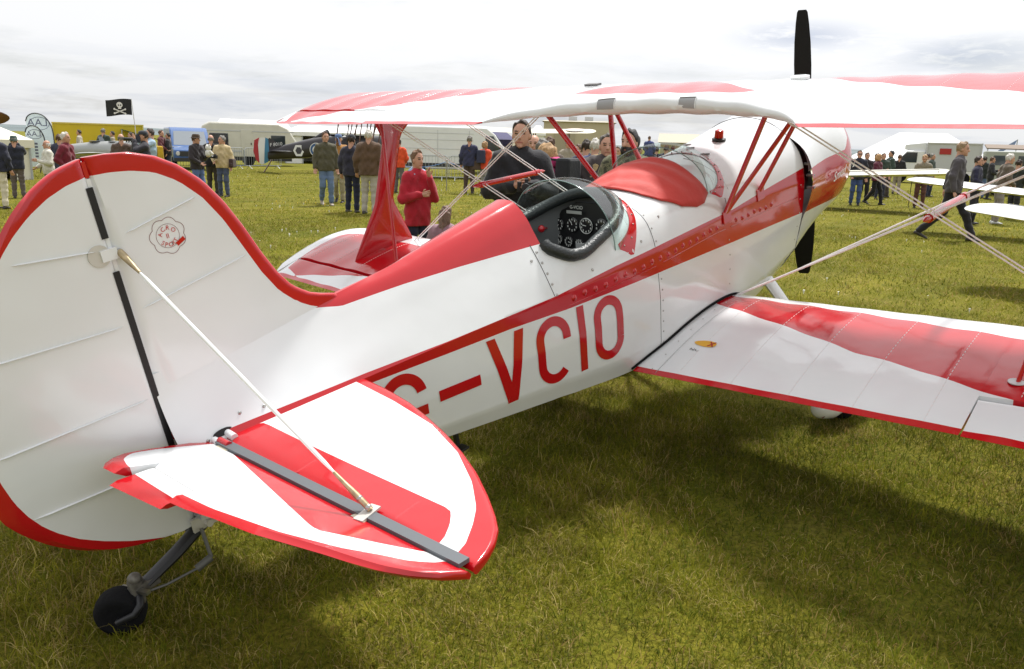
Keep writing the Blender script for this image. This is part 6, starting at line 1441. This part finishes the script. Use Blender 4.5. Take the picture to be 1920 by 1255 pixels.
script('F 8010', .22, (.46, -.03, 1.22), (1, 0, .12), (0, 0, 1), R_WHITE, c, 'serial_lettering', .006)
for y in (-1, 1): wing_plate(MB(), (.75, y*.06, 1.02), (.75, y*1.6, 1.04), .75, (1, 0, 0), .05).build('tailplane', D_PC, c, 60)
MB().tube([(.55, 0, .62), (.15, 0, .02)], .03, 6).build('tail_skid', WOODM, c)
fy = lambda x: -.56/1.6-.02 if x > 2.8 else -.33
disc((2.62, -.305, 1.12), (0, -1, .05), .33, ((1, R_WHITE), (.90, R_BLUE), (.58, R_WHITE), (.30, R_RED)), c)
hx = MB(); hx.prism([(math.cos(a)*.27, math.sin(a)*.30) for a in np.linspace(0, 2*PI, 7)[:-1]], .012, frame((1.78, -.225, 1.06), (0, -1, .05))).build('hexagon_badge', R_WHITE, c); MB().prism([(math.cos(a)*.16, math.sin(a)*.18) for a in np.linspace(0, 2*PI, 7)[:-1]], .016, frame((1.78, -.227, 1.06), (0, -1, .05))).build('hexagon_centre', D_PC, c)
hdst = MB().tube([(2.5, 0, 1.60), (3.0, 0, 1.82), (3.35, 0, 1.95)], [.02, .12, .17], 10).build('headrest', D_PC, c, 50); MB().lathe([(.30, 0), (.32, .03), (.26, .05)], 20, frame((3.75, 0, 1.84), (0, 0, 1)) @ Matrix.Diagonal((1.3, .85, 1, 1))).build('cockpit_rim', M_LEATHER, c, 50)
MB().add([(4.12, -.2, 1.86), (4.12, .2, 1.86), (4.0, .16, 2.1), (4.0, -.16, 2.1)], [(0, 1, 2, 3)]).build('windscreen', GLASS, c)
for y in (-1, 1):
    wing_plate(MB(), (4.9, y*.25, 1.02), (4.9, y*4.0, 1.28), 1.5, (1, 0, .05), .06).build('lower_wing', D_PC, c, 60); wing_plate(MB(), (5.2, 0, 2.60), (5.2, y*4.05, 2.74), 1.5, (1, 0, .08), .06).build('upper_wing', mat('doped_grey', (.42, .44, .44), .5), c, 60)
    for x in (4.55, 5.55): MB().tube([(x, y*2.6, 1.2), (x+.25, y*2.6, 2.68)], .035, 6).build('interplane_strut', WOODM, c); MB().tube([(x, y*.28, 1.80), (x+.2, y*.4, 2.62)], .03, 6).build('cabane_strut', WOODM, c); MB().tube([(x, y*.9, 1.2), (x+.2, y*.92, 2.62)], .03, 6).build('interplane_strut', WOODM, c)
    wheel(c, 5.35, y*.75, .36, .1); MB().tube([(5.35, y*.75, .36), (5.0, y*.25, 1.0)], .03, 6).build('gear_leg', WOODM, c)
gun = MB().tube([(4.35, -.05, 2.62), (5.3, -.05, 2.82)], .03, 8).box((4.6, -.05, 2.70), (.35, .08, .12)).lathe([(.13, 0), (.13, .08)], 16, frame((4.75, -.05, 2.76), (.2, 0, 1))).build('lewis_gun', V_DARK, c, 40)
pb = MB(); wing_plate(pb, (6.3, 0, 1.5), (6.3, .2, 2.7), .2, (0, 1, 0), .3); wing_plate(pb, (6.3, 0, 1.5), (6.3, -.2, .35), .2, (0, 1, 0), .3); pb.build('propeller', WOODM, c, 60)
# cream biplane with roundels, mostly hidden by the visitors
c = stand('cream_biplane', 985, 46, -8); tag(c, 'vintage biplane with cream roundel-marked upper wing behind the visitors', 'aircraft')
zt = hpx(246, 985, 46)
for y in (-1, 1):
    w = wing_plate(MB(), (0, 0, zt), (y*3.8, 0, zt+.08), 1.5, (0, 1, .16), .07).build('upper_wing', D_LIN, c, 60)
    disc((y*2.7, 0, zt+.13), (0, -.16, 1), .55, ((1, R_WHITE), (.9, mat('faded_ring', (.55, .40, .36), .5)), (.55, D_LIN)), c)
    wing_plate(MB(), (0, .2, 1.0), (y*3.6, .2, 1.12), 1.4, (0, 1, .16), .07).build('lower_wing', D_LIN, c, 60)
    for d in (-.35, .45): MB().tube([(y*2.3, d, 1.05), (y*2.35, d+.05, zt)], .03, 6).build('interplane_strut', WOODM, c); MB().tube([(y*.4, d, 1.5), (y*.5, d, zt)], .03, 6).build('cabane_strut', WOODM, c)
    wheel(c, y*.75, .9, .34, .1).rotation_euler = (0, 0, 0)
rings = [[(math.cos(a)*w, x, 1.25+math.sin(a)*h) for a in np.linspace(0, 2*PI, 17)[:-1]] for x, w, h in ((-4.2, .05, .2), (-3, .2, .3), (-1.2, .34, .42), (.4, .4, .48), (1.4, .42, .45), (1.5, .3, .3))]
v, f = loft(rings, True, True, True); pyd('fuselage', v, f, D_LIN, c, True, 50); ok2 = MB().prism([(-.1, .9), (.6, 1.2), (.5, 1.9), (0, 2.0)], .05, Matrix(((0, 0, 1, -.025), (1, 0, 0, -4.4), (0, 1, 0, 0), (0, 0, 0, 1)))).build('rudder', D_LIN, c)
# grey vintage two-seater behind the fin
c = stand('grey_vintage_aircraft', 205, 37, -30); c.scale = (.8,)*3; tag(c, 'grey vintage open-cockpit aircraft crowded by visitors before the yellow trailer', 'aircraft')
rings = [[(x, math.cos(a)*w, z+math.sin(a)*h) for a in np.linspace(0, 2*PI, 19)[:-1]] for x, w, h, z in ((-3.6, .06, .2, 1.0), (-2.2, .28, .32, 1.1), (-.8, .42, .42, 1.18), (.4, .46, .46, 1.22), (1.3, .46, .46, 1.22), (1.8, .40, .40, 1.22), (1.95, .2, .2, 1.22))]
v, f = loft(rings, True, True, True); pyd('fuselage', v, f, mat('doped_silver', (.36, .37, .36), .35, .3), c, True, 50)
for x in (-.7, .3):
    MB().lathe([(.28, 0), (.30, .03), (.24, .05)], 18, frame((x, 0, 1.60), (0, 0, 1))).build('cockpit_rim', M_LEATHER, c, 50); MB().add([(x+.36, -.24, 1.62), (x+.36, .24, 1.62), (x+.26, .18, 1.86), (x+.26, -.18, 1.86)], [(0, 1, 2, 3)]).build('windscreen', V_GLASS, c)
for y in (-1, 1): wing_plate(MB(), (.6, y*.4, .95), (.6, y*3.6, 1.1), 1.3, (1, 0, .1), .08).build('wing', mat('doped_silver', (.36, .37, .36), .35, .3), c, 60); wheel(c, .9, y*.7, .32, .1); MB().tube([(.9, y*.7, .32), (.7, y*.35, .9)], .03, 6).build('gear_leg', V_DARK, c)
MB().tube([(-3.5, 0, .9), (-3.7, 0, .02)], .03, 6).build('tail_skid', V_DARK, c)
for i in range(5): MB().tube([(1.5-.12*i, -.2, 1.6), (1.5-.12*i, -.2, 1.78)], .035, 6).build('exhaust_stub', V_DARK, c)
# wooden propeller tip at the left edge, on an aircraft that stands out of frame
c = empty('brown_propeller_aircraft', ground(-430, 560), 0); c.rotation_euler.z = YAW+PI+.25; tag(c, 'aircraft whose brown wooden propeller blade tip shows above the cream gazebo', 'aircraft')
D_ = math.hypot(c.location.x-CAM[0], c.location.y-CAM[1]); tip = pix_dir(18, 221); th_ = math.hypot(tip.x, tip.y); tw = Vector(CAM)+tip*(D_/th_); hubz = tw.z-.05
hub = Vector((0, 0, hubz)); tl = Matrix.Rotation(-c.rotation_euler.z, 3, 'Z') @ (tw-Vector(c.location)); dirp = (tl-Vector((tl.x, 0, hubz))).normalized()
hub = Vector((tl.x, 0, hubz)); pb = MB()
for sg in (1, -1): wing_plate(pb, hub, hub+(tl-hub)*sg, .17, (.35, 0, 1), .22)
pb.build('propeller', WOODM, c, 60); MB().lathe([(.10, -.06), (.11, .04), (.03, .09)], 16, frame(hub, (1, 0, 0))).build('hub', ALU, c, 40)
rings = [[(x, math.cos(a)*w, hubz+math.sin(a)*w) for a in np.linspace(0, 2*PI, 19)[:-1]] for x, w in ((hub.x-.12, .22), (hub.x-.3, .32), (hub.x-1.2, .36), (hub.x-2.5, .32), (hub.x-5, .10))]
v, f = loft(rings, True, True, True); pyd('fuselage', v, f, mat('doped_silver', (.36, .37, .36), .35, .3), c, True, 50)
for y in (-1, 1): wheel(c, hub.x-.7, y*.4, .36, .12); MB().tube([(hub.x-.7, y*.4, .36), (hub.x-.7, y*.3, hubz-.35)], .04, 6).build('gear_leg', V_DARK, c)
MB().tube([(hub.x-4.8, 0, hubz), (hub.x-5.0, 0, .02)], .05, 6).build('tail_skid', V_DARK, c)
# two white low-wing aircraft on the right
A_W = mat('aircraft_white', (.76, .76, .74), .25, coat=.4); A_C = mat('aircraft_cream', (.72, .69, .56), .3, coat=.3)
def low_wing(name, tipw, rootw, chord, lab, m, noseaway, tailspan, tail_off, taildrop=0.0, fus_r=.45):
    """tipw, rootw: world points of the visible wing's tip and root (mid chord)"""
    tipw, rootw = Vector(tipw), Vector(rootw); ax = (rootw-tipw); ax.z = 0; ax.normalize(); nose = Vector(noseaway); nose = (nose-ax*nose.dot(ax)).normalized()
    c = empty(name, (rootw.x, rootw.y, 0)); tag(c, lab, 'aircraft'); o = Vector((rootw.x, rootw.y, 0)); T = tipw-o; Rt = rootw-o; ctr = Rt+ax*fus_r; oth = ctr+(ctr-T); oth.z = T.z
    w = wing_plate(MB(), Rt+ax*.3, T, chord, nose, .12).build('wing', m, c, 60); w2 = wing_plate(MB(), ctr+ax*.1, oth, chord, nose, .12).build('wing', m, c, 60)
    sp = (T-Rt); up = Vector((0, 0, .062*chord*1.15))
    q0, q1 = Rt+sp*.15-nose*chord*.22+up*.85, Rt+sp*.90-nose*chord*.22+up*.85; MB().tube([q0, q1, q1-nose*chord*.16-up*.5], .010, 5).build('aileron_gap', mat('gap_grey', (.12, .12, .12), .6), w)
    rings = []
    for x, r, z in ((-tail_off-.5, .08, .12), (-tail_off, .16, .1), (-tail_off*.5, .34, .06), (-.4, fus_r, .1), (.6, fus_r, .12), (1.5, fus_r*.9, .08), (1.9, fus_r*.6, .05)):
        rings.append([ctr+nose*x+ax*(math.cos(a)*r)+Vector((0, 0, z+.2+math.sin(a)*r)) for a in np.linspace(0, 2*PI, 19)[:-1]])
    v, f = loft(rings, True, True, True); pyd('fuselage', v, f, m, c, True, 50)
    tz = ctr-nose*tail_off+Vector((0, 0, .3-taildrop))
    for sg in (-1, 1): wing_plate(MB(), tz, tz+ax*(sg*tailspan), chord*.62, nose, .08).build('tailplane', m, c, 60)
    k0 = tz-nose*.1; MB().add([k0+nose*.5+ax*.03, k0-nose*.4+ax*.03, k0-nose*.45+Vector((0, 0, 1.1))+ax*.02, k0+nose*.05+Vector((0, 0, 1.1))+ax*.02, k0+nose*.5-ax*.03, k0-nose*.4-ax*.03, k0-nose*.45+Vector((0, 0, 1.1))-ax*.02, k0+nose*.05+Vector((0, 0, 1.1))-ax*.02], [(0, 1, 2, 3), (7, 6, 5, 4), (0, 3, 7, 4), (1, 5, 6, 2), (2, 6, 7, 3)]).build('fin', m, c)
    cn = MB(); rg = [[ctr+nose*x+ax*(math.cos(a)*.36)+Vector((0, 0, .3+fus_r*.75+math.sin(a)*h)) for a in np.linspace(0, PI, 11)] for x, h in ((-.9, .02), (-.3, .42), (.4, .44), (.9, .05))]; v, f = loft(rg, False); cn.add(v, f); cn.build('canopy', V_GLASS, c, 60)
    for p in (ctr+ax*.9, ctr-ax*.9, ctr+nose*1.5):
        q = Vector((p.x, p.y, .2)); MB().lathe([(.10, -.06), (.19, -.06), (.2, 0), (.19, .06), (.10, .06)], 16, frame(q, ax)).build('wheel', M_RUB, c, 40); MB().tube([q, Vector((p.x, p.y, Rt.z))], .03, 6).build('gear_leg', m, c)
    return c
def wpt(x, y, dist):
    d = pix_dir(x, y); k = dist/math.hypot(d.x, d.y); return Vector(CAM)+d*k
AWAY = Vector((math.cos(YAW-.5), math.sin(YAW-.5), 0))
tip = wpt(1702, 337, 20.6); root = wpt(2110, 366, 20.2); root.z = tip.z-.34
low_wing('white_light_aircraft', tip, root, 1.35, 'white low-wing light aircraft whose wing tip points at the stooping visitor', A_W, -AWAY, 1.3, 3.4, .12)
tip = wpt(1828, 388, 12.6); root = wpt(2330, 420, 11.5); root.z = tip.z-.25
low_wing('white_trainer_aircraft', tip, root, 1.25, 'nearer white light aircraft whose rounded wing tip crosses the pale grey trousers', A_W, -AWAY, 1.3, 3.4, .12)
tip = wpt(1792, 325, 27); root = wpt(1520, 322, 27.5); root.z = tip.z-.25
low_wing('cream_light_aircraft', tip, root, 1.9, 'cream low-wing light aircraft standing behind the stooping visitor', A_C, Vector((math.cos(YAW-.3), math.sin(YAW-.3), 0)), 1.3, 3.2, .2)
